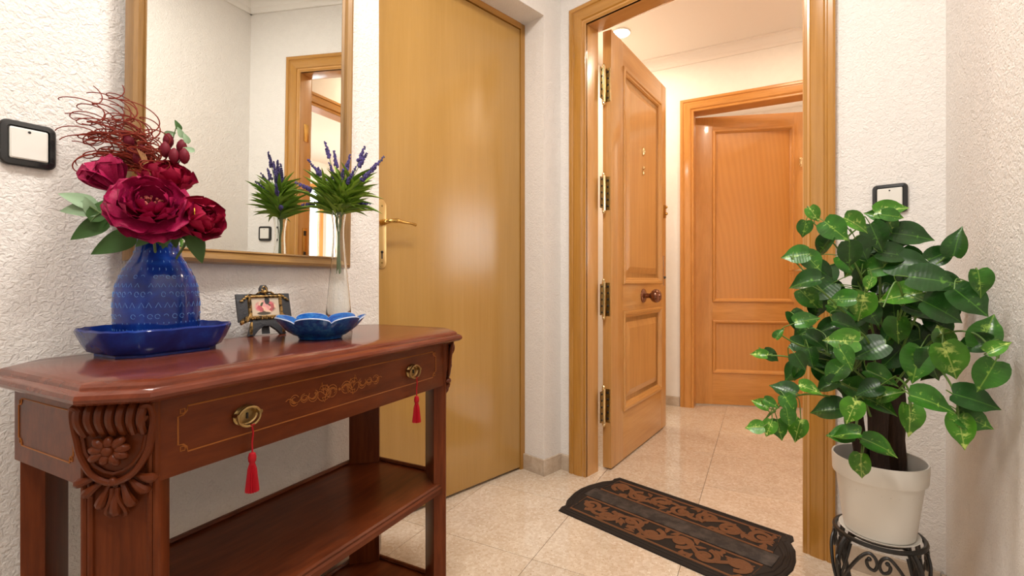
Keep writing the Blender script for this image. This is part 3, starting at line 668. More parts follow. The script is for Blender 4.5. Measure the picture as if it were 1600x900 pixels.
# ------------------------------------------------------------------ flowers
def petal_mesh(name, material, w, cup, side, ruff, seed, notch=0.0, reflex=0.0):
    r_ = random.Random(seed); mb = MB(); nu, nv = 8, 7; ph = r_.uniform(0, 6)
    for j in range(nv + 1):
        v_ = j / nv; ww = w * (.22 + .78 * math.sin(min(1, v_ * 1.18) * math.pi / 2)) * (1 if v_ < .72 else math.sqrt(max(0.0, 1 - ((v_ - .72) / .30) ** 2)) * .92 + .08)
        for i in range(nu + 1):
            u_ = -1 + 2 * i / nu
            y = v_ * (1 - .10 * u_ * u_ * v_) - notch * v_ ** 6 * math.exp(-(u_ * 3) ** 2)
            z = cup * v_ * v_ + side * u_ * u_ * (.3 + .7 * v_) - reflex * max(0, v_ - .65) ** 2 * 6 + ruff * v_ ** 3 * math.sin(u_ * 5 + ph)
            mb.v.append((u_ * ww, y, z))
    for j in range(nv):
        for i in range(nu):
            a = j * (nu + 1) + i; mb.f.append((a, a + 1, a + nu + 2, a + nu + 1))
    me = bpy.data.meshes.new(name); me.from_pydata(mb.v, [], mb.f); me.polygons.foreach_set('use_smooth', [True] * len(mb.f)); me.materials.append(MATS[material]); return me
PM = {'open': [petal_mesh('petal', 'petal', .62, .22, .10, .07, i, .05, .16) for i in range(4)],
      'mid': [petal_mesh('petal', 'petal', .60, .38, .20, .06, 10 + i, .04, .05) for i in range(4)],
      'in': [petal_mesh('petal', 'petal', .55, .50, .28, .05, 20 + i, .03) for i in range(4)],
      'rose': [petal_mesh('petal', 'petal_red', .66, .42, .26, .05, 30 + i, .0, .14) for i in range(4)],
      'cup': [petal_mesh('petal', 'petal_red', .70, .46, .34, .03, 40 + i, .0, .04) for i in range(4)],
      'bulb': [petal_mesh('petal', 'petal', .74, .50, .40, .02, 50 + i, .0, .03) for i in range(4)]}
def axis_frame(ax):
    a = ax.normalized(); x = a.cross(Vector((0, 0, 1)))
    if x.length < .05: x = Vector((1, 0, 0))
    x.normalize(); y = a.cross(x); return x, y, a
def flower(name, label, group, c, ax, rings, sepals=True, stem_to=None, stamen=False):
    root = thing(name, label, 'flower', c, 0, group)
    ex, ey, a = axis_frame(ax); r_ = random.Random(label)
    for kind, n, alpha, ln, base, rise in rings:
        ph = r_.uniform(0, 6)
        for k in range(n):
            f = ph + 2 * math.pi * k / n + r_.uniform(-.12, .12); al = R(alpha + r_.uniform(-6, 6)); l_ = ln * r_.uniform(.92, 1.08)
            er = ex * math.cos(f) + ey * math.sin(f); et = ey * math.cos(f) - ex * math.sin(f)
            Y = a * math.cos(al) + er * math.sin(al); X = -et; Z = X.cross(Y)
            org = er * base + a * rise
            M = Matrix(((X.x * l_, Y.x * l_, Z.x * l_, org.x), (X.y * l_, Y.y * l_, Z.y * l_, org.y), (X.z * l_, Y.z * l_, Z.z * l_, org.z), (0, 0, 0, 1)))
            link('petal', r_.choice(PM[kind]), root, mx=M)
    if stamen:
        hb = MB().ball(tuple(a * .010), .012, 12, 8).build('flower_heart', 'heart_dark', root)
        st = MB()
        for k in range(26):
            f = r_.uniform(0, 6.28); q = r_.uniform(.2, 1)
            d_ = (a + (ex * math.cos(f) + ey * math.sin(f)) * q * .8).normalized(); st.tube([a * .012, d_ * .028], .0007, 4); st.ball(tuple(d_ * .029), .0022, 6, 5)
        st.build('stamens', 'stamen', root)['kind'] = 'stuff'
    if sepals:
        s = MB().ball(tuple(a * -.004), .009, 10, 6)
        for k in range(5):
            f = 2 * math.pi * k / 5; er = ex * math.cos(f) + ey * math.sin(f)
            s.tube([a * -.006, er * .012 + a * -.004, er * .020 + a * .004], [.002, .005, .0005], 6, flat=.5)
        s.build('sepals', 'flower_stem', root)
    if stem_to is not None:
        e_ = Vector(stem_to) - Vector(c)
        MB().tube(catmull([a * -.008, a * -.03 + Vector((0, 0, -.01)), e_ * .75, e_], 6), .0022, 8).build('stem', 'flower_stem', root)
    return root
mouth = Vector((vc[0], vc[1], vz + .19)); inn = lambda dx, dy, dz=-.06: mouth + Vector((dx, dy, dz))
tocam = Vector((.60, -.80, 0))
PEO = [('open', 8, 92, .060, .006, -.006), ('open', 9, 80, .057, .007, -.001), ('mid', 9, 68, .050, .008, .003), ('mid', 8, 56, .042, .009, .006), ('in', 8, 46, .033, .010, .007)]
flower('peony', 'large open crimson peony with dark stamens, lowest bloom over the vase mouth', 'crimson flowers in the blue vase', ray(237, 330, .815), tocam + Vector((-.05, 0, .55)), PEO, stem_to=inn(.004, -.006), stamen=True)
ROS = [('rose', 5, 78, .047, .004, -.004), ('rose', 6, 58, .045, .005, 0), ('cup', 5, 40, .040, .004, .003), ('cup', 4, 24, .034, .003, .004), ('cup', 3, 9, .029, .002, .005)]
flower('rose', 'crimson rose leaning out towards the mirror side of the large peony', 'crimson flowers in the blue vase', ray(307, 352, .86), Vector((.75, -.42, .42)), ROS, stem_to=inn(.012, .003))
flower('rose', 'crimson rose standing behind and above the large peony', 'crimson flowers in the blue vase', ray(264, 296, .89), Vector((.35, -.55, .8)), ROS, stem_to=inn(.006, .014))
flower('rose', 'half closed magenta rose leaning towards the plaster wall', 'crimson flowers in the blue vase', ray(188, 300, .87), Vector((-.30, -.45, .72)), [('bulb', 5, 40, .050, .005, 0), ('bulb', 5, 26, .050, .004, .002), ('bulb', 4, 14, .047, .003, .004), ('bulb', 3, 5, .042, .002, .005)], stem_to=inn(-.012, .004))
# buds
bs = thing('bud_sprig', 'sprig of small dark red rosebuds with green leaves above the roses', 'flower', inn(.008, .012), 0)
B0 = inn(.008, .012); bc_ = ray(274, 247, .91)
st = MB(); st.tube(catmull([B0, B0.lerp(bc_, .5) + Vector((.01, 0, .0)), bc_], 8), .0016, 6)
PTS = [(263, 226), (284, 236), (272, 250), (288, 250), (258, 240)]
buds = []
for (u_, v_) in PTS:
    q = ray(u_, v_, .90 + rnd.uniform(-.015, .015)); st.tube([bc_ + Vector((0, 0, -.02)), bc_.lerp(q, .6), q], .0012, 6); buds.append(q)
st.tube([ray(262, 245, .91), ray(270, 218, .91), ray(276, 196, .91)], .0009, 6)
for o_ in (st,): o_.v = [tuple(Vector(p_) - B0) for p_ in o_.v]
st.build('stem', 'flower_stem', bs)
for q in buds:
    l_ = q - B0; MB().lathe([(.0005, -.008), (.005, -.005), (.0085, .002), (.0090, .009), (.007, .016), (.0028, .0215), (.0005, .023)], 12, l_).build('bud', 'bud_red', bs)
def leaf_mesh(name, material, w, fold=.12, droop=.18, n=8, heart=0.0, wave=.0):
    mb = MB()
    for j in range(n + 1):
        t_ = j / n; ww = w * (math.sin(math.pi * t_ ** .62) ** .85 if 0 < t_ < 1 else 0.0)
        if heart: ww = w * (math.sqrt(max(0, 1 - ((.32 - t_) / .42) ** 2)) if t_ < .32 else max(0.0, math.cos((t_ - .32) / .68 * math.pi / 2)) ** (1.0 if t_ < .7 else 1.25))
        for i, u_ in enumerate((-1, -.5, 0, .5, 1)):
            y = t_ - (heart * .62 * math.sin(min(1, abs(u_)) * 2.2) * max(0, .32 - t_) if heart else 0); xx = u_ * ww
            mb.v.append((xx, y, fold * abs(u_) * ww / max(w, 1e-6) * .5 - droop * t_ * t_ + wave * math.sin(t_ * 7) * u_))
    for j in range(n):
        for i in range(4):
            a = j * 5 + i; mb.f.append((a, a + 1, a + 6, a + 5))
    me = bpy.data.meshes.new(name); me.from_pydata(mb.v, [], mb.f); me.polygons.foreach_set('use_smooth', [True] * len(mb.f)); me.materials.append(MATS[material]); return me
def leaf_mx(base, tip_dir, normal, ln):
    Y = tip_dir.normalized(); Z = (normal - Y * normal.dot(Y)).normalized(); X = Y.cross(Z)
    return Matrix(((X.x * ln, Y.x * ln, Z.x * ln, base.x), (X.y * ln, Y.y * ln, Z.y * ln, base.y), (X.z * ln, Y.z * ln, Z.z * ln, base.z), (0, 0, 0, 1)))
def view_leaf(u, v, d, ang, lpx, rj, tilt=.35, up=.35):
    """matrix of a leaf whose middle lies on a sight line; ang: 0 right, 90 down"""
    c = ray(u, v, d); vw = (c - Vector((0, 0, EYE))).normalized(); rt = vw.cross(Vector((0, 0, 1))).normalized(); dn = vw.cross(rt).normalized()
    if dn.z > 0: dn = -dn
    T = (rt * math.cos(R(ang)) + dn * math.sin(R(ang)) + vw * rj.uniform(-tilt, tilt)).normalized()
    N = (-vw + Vector((0, 0, up)) + rt * rj.uniform(-.35, .35) + dn * rj.uniform(-.3, .2)).normalized()
    ln = lpx * (c - Vector((0, 0, EYE))).length / 740 * .93
    b = c - T * ln * .5
    return leaf_mx(b, T, N, ln), b, T
FL1 = leaf_mesh('leaf', 'flower_leaf', .26); FL2 = leaf_mesh('leaf', 'flower_leaf_pale', .28)
for u_, v_, L_ in ((282, 207, 0), (266, 209, 0), (291, 216, 0), (295, 233, 0), (289, 243, 0), (278, 196, 0)):
    M, b, T = view_leaf(u_, v_, .905, rnd.choice((-70, -110, -20, 200)), 15, rnd); M.translation -= B0; link('leaf', FL2 if rnd.random() < .5 else FL1, bs, mx=M)
# leaf sprigs of the bouquet
def sprig(label, leaves, pts, d):
    o_ = inn(0, 0, -.02); root = thing('leaf_sprig', label, 'leaves', o_, 0, 'leaf sprigs in the blue vase')
    path = catmull([ray(u_, v_, dd) for u_, v_, dd in pts], 6)
    MB().tube([q - o_ for q in path], .0013, 6).build('stem', 'flower_stem', root)
    for u_, v_, an, ln, me, dd in leaves:
        M, b, T = view_leaf(u_, v_, dd, an, ln, rnd, .2); M.translation -= o_; link('leaf', me, root, mx=M)
        k = min(path, key=lambda q: (q - b).length); MB().tube([k - o_, (k + b) / 2 - o_ + Vector((0, 0, .002)), b - o_], .0009, 5).build('petiole', 'flower_stem', root)
    return root
sprig('green leaf sprig with pale tip leaves reaching over to the plaster wall', [(124, 312, 205, 38, FL2, .80), (128, 326, 175, 42, FL2, .80), (157, 327, -60, 38, FL1, .81), (140, 357, 145, 46, FL1, .81), (178, 380, 150, 54, FL1, .83), (139, 322, 250, 24, FL2, .80)],
      [(240, 398, .885), (215, 362, .85), (178, 345, .82), (140, 322, .80)], .82)
sprig('dark green leaf sprig tucked under the large peony', [(228, 372, 140, 34, FL1, .845), (247, 368, 60, 42, FL1, .84), (272, 365, 75, 42, FL1, .85), (288, 360, 60, 44, FL1, .86), (258, 374, 110, 30, FL1, .84)],
      [(250, 398, .885), (250, 380, .86), (255, 362, .85)], .85)
sprig('green leaf drooping over the vase rim in front of the mirror frame', [(308, 386, 70, 46, FL1, .87)], [(262, 398, .885), (280, 374, .875), (300, 372, .87)], .87)
sp = thing('price_tag', 'small yellow paper tag tucked between the red roses', 'tag', ray(304, 330, .805), 0)
MB().box(-.008, .008, -.0005, .0005, -.003, .003).build('paper', 'yellow_tag', sp, mx=Matrix.Rotation(R(-55), 4, 'Z') @ Matrix.Rotation(R(25), 4, 'Y'))
# curly twigs
ct = thing('curly_twigs', 'bunch of curly dried red twigs rising from the bouquet', 'dried twigs', inn(-.004, .008), 0)
o_ = inn(-.004, .008)
def maxd(u): return 1.165 / (.503 - .864 * (u - 800) / 740) - .03
ends = [(112, 150), (125, 178), (108, 205), (140, 138), (160, 150), (185, 150), (176, 135), (118, 232), (130, 250), (215, 165), (235, 180), (228, 210), (246, 205), (150, 195), (170, 215), (195, 190), (200, 225), (135, 215), (150, 240), (232, 240), (120, 190), (180, 175), (160, 260), (245, 230)] + [(rnd.uniform(112, 245), rnd.uniform(150, 262)) for _ in range(22)]
for i, (eu, ev) in enumerate(ends):
    r_ = random.Random(100 + i); E_ = ray(eu, ev, min(maxd(eu), .875 + r_.uniform(-.02, .035))); S_ = ray(232 + r_.uniform(-10, 12), 275 + r_.uniform(-6, 8), .885)
    d_ = E_ - S_; L_ = d_.length; x_, y_, a_ = axis_frame(d_); n_ = 46; fq = r_.uniform(1.8, 3.4); ph = r_.uniform(0, 6); am = r_.uniform(.012, .022)
    pth = [o_ + Vector((0, 0, -.02)), S_.lerp(o_, .4)]
    for k in range(n_ + 1):
        t_ = k / n_; g = min(1, t_ * 2.0); w_ = 2 * math.pi * fq * t_ + ph
        q = S_ + d_ * t_ + Vector((0, 0, .010 * math.sin(math.pi * t_))) + (Vector((.78, .62, 0)) * 1.15 * math.cos(w_) + Vector((0, 0, .62)) * math.sin(w_) + y_ * .3 * math.sin(w_ * .7 + ph)) * am * g
        uu = 800 + 740 * q.x / q.y; md = maxd(uu) + .018
        if q.y > md: q = q * 1.0; q.x *= md / q.y; q.y = md
        pth.append(q)
    MB().tube([q - o_ for q in pth], [.0017] * 2 + [.0017 - .0008 * k / n_ for k in range(n_ + 1)], 5).build('twig', 'twig_red', ct)
fu = MB()
for k in range(5):
    a = R(-100 + k * 9); fu.tube([ray(234, 282, .865), ray(234 - k * 1.5, 262, .865), ray(226 - 3 * k, 240 - k * 2, .868)], [.0018, .0016, .0005], 5)
fu.v = [tuple(Vector(q) - o_) for q in fu.v]; fu.build('dried_husk', 'twig_tan', ct)
for (u_, v_, s) in ((218, 248, .011), (202, 222, .009), (196, 212, .008), (222, 232, .007), (205, 236, .008)):
    q = ray(u_, v_, .885) - o_; MB().ball(tuple(q), s, 10, 8, 1.3).build('seed_pod', 'bud_red', ct)

# ------------------------------------------------------------------ glass vase with lavender
gc = Vector((-.4617, 1.261, ZT)); gv = thing('glass_vase', 'tall clear glass bud vase with narrow waist holding lavender', 'vase', gc, 0)
GO = [(.0345, .0), (.0352, .003), (.034, .02), (.030, .07), (.0245, .13), (.0195, .18), (.0160, .22), (.0142, .25), (.0146, .275), (.0168, .295), (.0192, .312)]
GI = [(.0180, .312), (.0156, .295), (.0134, .275), (.0130, .25), (.0147, .22), (.0181, .18), (.0230, .13), (.0285, .07), (.032, .024), (.026, .018), (.005, .017)]
MB().lathe(GO + GI, 40).build('vase_body', 'glass', gv, ang=60)
LL = [leaf_mesh('leaf', mm, .075, .2, dr_, 6) for mm in ('lavender_leaf', 'lavender_leaf_b') for dr_ in (.12, .3)]
lav_special = {0: 'tallest purple lavender stem standing upright in the glass vase', 6: 'lavender stem leaning farthest towards the closet door', 9: 'lavender stem leaning farthest towards the red roses', 14: 'lavender stem bent low in front of the mirror', 15: 'lavender stem bent low towards the brass door handle'}
spikes = [(508, 222, 1.225), (522, 236, 1.25), (547, 242, 1.255), (570, 230, 1.25), (573, 240, 1.235), (588, 258, 1.24), (600, 245, 1.26), (497, 262, 1.24), (482, 250, 1.25), (462, 285, 1.235), (536, 265, 1.20), (556, 262, 1.215), (580, 268, 1.215), (515, 255, 1.21), (472, 320, 1.25), (578, 318, 1.26)]
gm = gc + Vector((0, 0, .300))
def spike_mesh(mb, p0, p1, r_):
    n_ = 9; d_ = p1 - p0; x_, y_, a_ = axis_frame(d_)
    mb.tube([p0, p1], .0008, 5)
    for k in range(n_):
        t_ = k / (n_ - 1); rr = .0042 * (1 - .5 * t_)
        for j in range(3):
            f = r_.uniform(0, 6.28); c = p0 + d_ * (t_ + r_.uniform(-.03, .03)) + (x_ * math.cos(f) + y_ * math.sin(f)) * rr * .8
            mb.ball(tuple(c), rr * r_.uniform(.8, 1.1), 6, 4, 1.25)
for i, (u_, v_, d_) in enumerate(spikes):
    r_ = random.Random(200 + i); tip = ray(u_, v_, d_)
    root = thing('lavender_stem', lav_special.get(i, 'purple lavender stem inside the bunch in the glass vase'), 'flower', gc + Vector((0, 0, .10)), 0, 'lavender stems in the glass vase')
    o_ = gc + Vector((0, 0, .10)); f = r_.uniform(0, 6.28); b0 = Vector((math.cos(f), math.sin(f), 0)) * .006
    mid = gm + Vector((math.cos(f), math.sin(f), 0)) * .006
    tipd = (tip - mid); p2 = mid + tipd * .45 + Vector((0, 0, .018))
    path = catmull([o_ + b0 * r_.uniform(.3, 1) + Vector((0, 0, r_.uniform(.05, .08))), o_.lerp(mid, .6) - b0 * .25 + Vector((0, 0, .03)), mid, p2, tip], 6)
    MB().tube([q - o_ for q in path], .0010, 5).build('stem', 'lavender_stem', root)
    dr_ = (path[-1] - path[-5]).normalized(); ln = r_.uniform(.036, .050)
    sm = MB(); spike_mesh(sm, tip - dr_ * ln - o_, tip - o_, r_); sm.build('flower_spike', 'lavender', root)
    for k in range(15):
        t_ = r_.uniform(.0, .9); base = mid + (p2 - mid) * t_ * .9 + Vector((0, 0, .004))
        a2 = r_.uniform(0, 6.28); dirv = (tipd.normalized() * .8 + Vector((math.cos(a2), math.sin(a2), r_.uniform(-.3, .95))) * .9).normalized()
        l2 = r_.uniform(.05, .095)
        e_ = base + dirv * l2; ss = (e_.x + .439) * .864 - (e_.y - 1.562) * .503
        if ss < .03:
            dirv = (dirv + Vector((.864, -.503, 0)) * .9).normalized(); l2 *= .7
        if (dirv.z < -.2): dirv.z = -.1; dirv.normalize()
        M = leaf_mx(base - o_, dirv, Vector((0, 0, 1)) + tocam * .4, l2); link('leaf', r_.choice(LL), root, mx=M)

# ------------------------------------------------------------------ scalloped bowl
bwc = Vector((-.440, 1.090, ZT))
bw = thing('bowl', 'blue glazed scalloped petal bowl at the mirror end of the console', 'bowl', bwc, TB.r + .2)
def bring(r, z, am, n=112):
    out = []
    for k in range(n):
        a = 2 * math.pi * k / n; w_ = abs(math.cos(3.5 * a)) ** .55
        q = r * .93 * (1 + am * (w_ - .75)); out.append((q * math.cos(a), q * math.sin(a), z + am * .085 * (w_ - .3)))
    return out
MB().loft([bring(.046, 0, 0), bring(.050, .001, 0), bring(.052, .006, 0), bring(.064, .010, .03), bring(.084, .022, .08), bring(.098, .036, .12), bring(.1035, .0425, .14), bring(.1025, .044, .14), bring(.099, .0405, .14), bring(.081, .026, .09), bring(.06, .014, .04), bring(.02, .011, 0)]).build('body', 'bowl_glaze', bw, ang=50)
MB().loft([bring(.1042, .0424, .14), bring(.1030, .0446, .14), bring(.1016, .0426, .14)], caps=False).build('rim', 'glaze_rim', bw)

# ------------------------------------------------------------------ little picture easel
pf = thing('picture_frame', 'small black and gold resin easel with a flower picture', 'picture frame', TB(-.440, -.050, ZT), TB.r - R(14))
pf.scale = (1.1, 1.1, 1.08)
TLT = Matrix.Rotation(R(-12), 4, 'X')
def pfb(mb, name, material, parent=pf, **kw):
    return mb.build(name, material, parent, mx=TLT if parent is pf else None, **kw)
MB_ = MB()
MB_.prism_y([(-.056, .032), (.056, .032), (.054, .094), (-.058, .094)], -.004, .004); pfb(MB_, 'board', 'resin_dark', bevel=.0015)
lgm = MB().prism_y([(-.040, 0), (-.028, 0), (-.020, .010), (-.008, .020), (.008, .020), (.020, .010), (.028, 0), (.040, 0), (.030, .034), (-.030, .034)], -.005, .005); pfb(lgm, 'easel_feet', 'resin_dark', bevel=.001)
pfb(MB().prism_y([(-.0085, .09), (.0085, .09), (.0085, .107), (.005, .114), (-.005, .114), (-.0085, .107)], -.005, .005), 'easel_top', 'resin_dark', bevel=.0015)
pfb(MB().tube([(-.004, -.006, .096), (-.0045, -.006, .106), (0, -.006, .1105), (.0045, -.006, .106), (.004, -.006, .096)], .0017, 6), 'top_loop', 'resin_gold')
for s_ in ('left', 'top', 'right', 'bottom'):
    pfb(rail(s_, -.029, .029, .044, .084, [(0, 0), (0, .003), (.003, .0055), (.006, .004), (.007, 0)], -.004), 'gilt_rail', 'resin_gold')
for sg in (-1, 1):
    or_ = MB().tube(catmull([(sg * .002, -.008, .096), (sg * .012, -.008, .096), (sg * .022, -.007, .090), (sg * .032, -.007, .092), (sg * .040, -.006, .085), (sg * .048, -.006, .080)], 4), [.0032 - .0012 * i / 20 for i in range(21)], 6, flat=.7)
    for k in range(6): or_.ball((sg * (.037 + .0025 * k), -.006, .087 - .0022 * k + .002 * (k % 2)), .0026, 6, 5)
    pfb(or_, 'gilt_swag', 'resin_gold')
    or_ = MB()
    for k in range(5): or_.tube([(sg * (.034 + .0045 * k), -.006, .047 - .003 * k), (sg * (.038 + .004 * k), -.008, .040 - .003 * k), (sg * (.040 + .003 * k), -.006, .031 - .001 * k)], .0026, 6)
    pfb(or_, 'gilt_fan', 'resin_gold')
    pfb(MB().tube([(sg * .032, -.006, .030), (sg * .034, -.007, .014), (sg * .034, -.005, .004)], [.0026, .0036, .0028], 6), 'gilt_foot', 'resin_gold')
or_ = MB()
for k in range(13): or_.ball((-.030 + .005 * k, -.0065, .0375 + .0012 * (k % 2)), .0029, 6, 5)
pfb(or_, 'gilt_garland', 'resin_gold')
or_ = MB().ball((0, -.009, .097), .005, 8, 6); or_.tube([(-.006, -.007, .101), (0, -.009, .091), (.006, -.007, .101)], .0022, 6); pfb(or_, 'gilt_crest', 'resin_gold')
pfb(MB().box(-.029, .029, -.0048, -.0042, .044, .084), 'picture', 'picture_print', smooth=False)
pfb(MB().prism_y([(-.008, .004), (.008, .004), (.006, .085), (-.006, .085)], .004, .007), 'back_strut', 'resin_dark')

# ------------------------------------------------------------------ doormat
dm = thing('doormat', 'brown and black rubber doormat with scroll bands in the doorway', 'doormat', EW(.452, -.118, .0003), EW.r + R(-1.5))
def matpoly(i):
    hx, hy = .345 - i, .215 - i; b = .055
    half = [(-hx, -hy), (-hx - .010, -hy + .03), (-hx - .006, -hy + .05), (-hx - .030, -hy + .09), (-hx - b + .006, -.055), (-hx - b, 0), (-hx - b + .006, .055), (-hx - .030, hy - .09), (-hx - .006, hy - .05), (-hx - .010, hy - .03), (-hx, hy)]
    return half[::-1] + [(-x, y) for x, y in half]
MB().loft([[(x, y, z) for x, y in matpoly(i)] for i, z in ((.0, 0), (.002, .004), (.008, .0065), (.012, .0060))]).build('base', 'rubber', dm, ang=25)
for i in (.018, .034):
    MB().tube([(x, y, .0062) for x, y in matpoly(i)], .0045, 6, closed=True, flat=.5).build('border_ridge', 'rubber', dm)
MB().box(-.352, .352, -.040, .040, .005, .0085).build('centre_strip', 'rubber_worn', dm, bevel=.001)
def spiral(cx, cy, r, a0, turns, sg, z=.0078, n=20): return [(cx + r * (1 - .8 * k / n) * math.cos(a0 + sg * turns * 6.283 * k / n), cy + r * (1 - .8 * k / n) * math.sin(a0 + sg * turns * 6.283 * k / n), z) for k in range(n + 1)]
for sg in (-1, 1):
    y0, y1 = sg * .050, sg * .172; yc = (y0 + y1) / 2
    bo = [(-.330, y0), (.330, y0), (.318, y1), (-.318, y1)]
    band = MB().tube([(x, y, .0070) for x, y in bo], .0048, 6, closed=True, flat=.45).build('band_edge', 'rubber_brown', dm)
    r_ = random.Random(sg + 5)
    wv = MB().tube([(-.31 + .62 * k / 60, yc + .030 * math.sin(k / 60 * 6.283 * 3 + (0 if sg > 0 else 2)), .0072) for k in range(61)], .0085, 6, flat=.36); wv.build('vine_relief', 'rubber_brown', dm)
    for k in range(7):
        cx = -.275 + .55 * k / 6; up = 1 if k % 2 else -1; cy = yc - up * .012
        q = MB().tube(spiral(cx, cy, .040, 1.57 * up, 1.35, up if sg > 0 else -up), [.0105 - .005 * i / 20 for i in range(21)], 6, flat=.34); q.build('scroll', 'rubber_brown', dm)
        for j in range(6):
            a = r_.uniform(0, 6.28); rr = r_.uniform(.030, .075); px_, py_ = cx + .045 + rr * .6 * math.cos(a), yc + up * .02 + rr * math.sin(a)
            px_ = max(-.30, min(.30, px_)); py_ = max(min(y0, y1) + .014, min(max(y0, y1) - .014, py_))
            b = a + r_.uniform(-.8, .8); cb, sb_ = .019 * math.cos(b), .019 * math.sin(b)
            MB().tube([(px_ - cb, py_ - sb_, .0066), (px_ + .004 * sb_ / .019, py_ - .004 * cb / .019, .0074), (px_ + cb, py_ + sb_, .0066)], [.002, .0095, .002], 6, flat=.3).build('leaf_relief', 'rubber_brown', dm)
        MB().ball((cx, cy, .0066), .015, 10, 6, .15).build('seed_relief', 'rubber_brown', dm)

# ------------------------------------------------------------------ plant stand, pot, pothos
PC = Vector((.867, 1.120, 0)); ZS = .290
ps = thing('plant_stand', 'low black wrought iron plant stand with curled scrolls', 'plant stand', PC, R(7))
MB().tube([(.086 * math.cos(a), .086 * math.sin(a), ZS - .004) for a in [2 * math.pi * k / 40 for k in range(40)]], .0052, 8, closed=True).build('top_ring', 'black_iron', ps)
MB().tube([(.060 * math.cos(a), .060 * math.sin(a), ZS - .005) for a in [2 * math.pi * k / 32 for k in range(32)]], .0045, 8, closed=True).build('inner_ring', 'black_iron', ps)
for k in range(4):
    a = math.pi / 2 * k; MB().tube([(.058 * math.cos(a), .058 * math.sin(a), ZS - .006), (.088 * math.cos(a), .088 * math.sin(a), ZS - .006)], .004, 6).build('spoke', 'black_iron', ps)
for k in range(4):
    a = math.pi / 2 * k + .0
    def pr(r, da, z): return (r * math.cos(a + da), r * math.sin(a + da), z)
    MB().tube(catmull([pr(.084, 0, ZS - .006), pr(.100, 0, ZS - .030), pr(.106, 0, ZS - .065), pr(.098, 0, ZS - .115), pr(.080, 0, ZS - .175), pr(.074, 0, ZS - .225), pr(.086, 0, ZS - .268), pr(.108, 0, .005)], 6), .0055, 8).build('leg', 'black_iron', ps)
    for sg in (-1, 1):
        s = [pr(.099, 0, ZS - .135), pr(.104, sg * .16, ZS - .085), pr(.098, sg * .38, ZS - .040), pr(.089, sg * .56, ZS - .020), pr(.088, sg * .70, ZS - .024), pr(.088, sg * .765, ZS - .040), pr(.088, sg * .70, ZS - .054), pr(.088, sg * .58, ZS - .050), pr(.088, sg * .545, ZS - .039), pr(.088, sg * .60, ZS - .032)]
        s_o = MB().tube(catmull(s, 6), .0036, 8); s_o.ball(s[-1], .005, 8, 6); s_o.build('scroll', 'black_iron', ps)
        MB().tube(catmull([pr(.100, 0, ZS - .10), pr(.098, sg * .12, ZS - .06), pr(.088, sg * .17, ZS - .015)], 6), .0032, 8).build('brace', 'black_iron', ps)
    MB().tube([pr(.105, 0, ZS - .045), pr(.112, .03, ZS - .052), pr(.107, .05, ZS - .064), pr(.104, .02, ZS - .07)], .0032, 6).build('curl', 'black_iron', ps)
pt = thing('flower_pot', 'white plastic flower pot with a broad rim on the iron stand', 'plant pot', PC + Vector((0, 0, ZS + .0012)), 0)
HP = .176
MB().lathe([(.050, 0), (.064, .0), (.068, .004), (.0705, .02), (.0835, HP - .050), (.0845, HP - .046), (.0900, HP - .044), (.0912, HP - .041), (.0925, HP - .003), (.0915, HP), (.0885, HP - .001), (.0865, HP - .012), (.082, HP - .060), (.02, HP - .062)], 56).build('body', 'pot_white', pt, ang=28)
MB().lathe([(.02, -.0008), (.072, -.0008), (.078, .004), (.0765, .0045), (.0705, .0006), (.02, .0002)], 40).build('saucer', 'pot_white', pt)
MB().lathe([(.0815, HP - .066), (.0822, HP - .046), (.05, HP - .040), (.001, HP - .042)], 32).build('soil', 'soil', pt)
zs = ZS + HP - .044
pp = thing('pothos_plant', 'bushy variegated green pothos climbing dark bark poles in a white pot', 'potted plant', PC + Vector((0, 0, zs)), 0)
o_ = PC + Vector((0, 0, zs))
for i, (u0, v0, u1, v1, dd, r) in enumerate(((1376, 728, 1362, 470, 1.10, .019), (1402, 728, 1398, 500, 1.115, .017), (1352, 722, 1330, 600, 1.125, .015), (1388, 722, 1380, 430, 1.15, .015))):
    a = ray(u0, v0, dd); a.z = zs - .004; b = ray(u1, v1, dd); r_ = random.Random(i)
    rings = []
    for k in range(9):
        c = a.lerp(b, k / 8) - o_
        rings.append([c + Vector((math.cos(q) * r * r_.uniform(.78, 1.2), math.sin(q) * r * r_.uniform(.78, 1.2), 0)) for q in [2 * math.pi * j / 12 for j in range(12)]])
    MB().loft(rings).build('bark_pole', 'bark', pp, ang=25)
def rw_max(u):      # distance at which a sight line meets the right wall, minus a little
    k = (u - 800) / 740; den = -.864 * k + .503          # LW y = -.864*(kd+.439)+.503*(d-1.562) = -1.544
    d_ = (-1.544 + .864 * .439 + .503 * 1.562) / den if den < 0 else 9
    return d_
def ew_max(u):
    k = (u - 800) / 740; return (.018 + .690 * .327 + .724 * 2.121) / (.690 * k + .724)
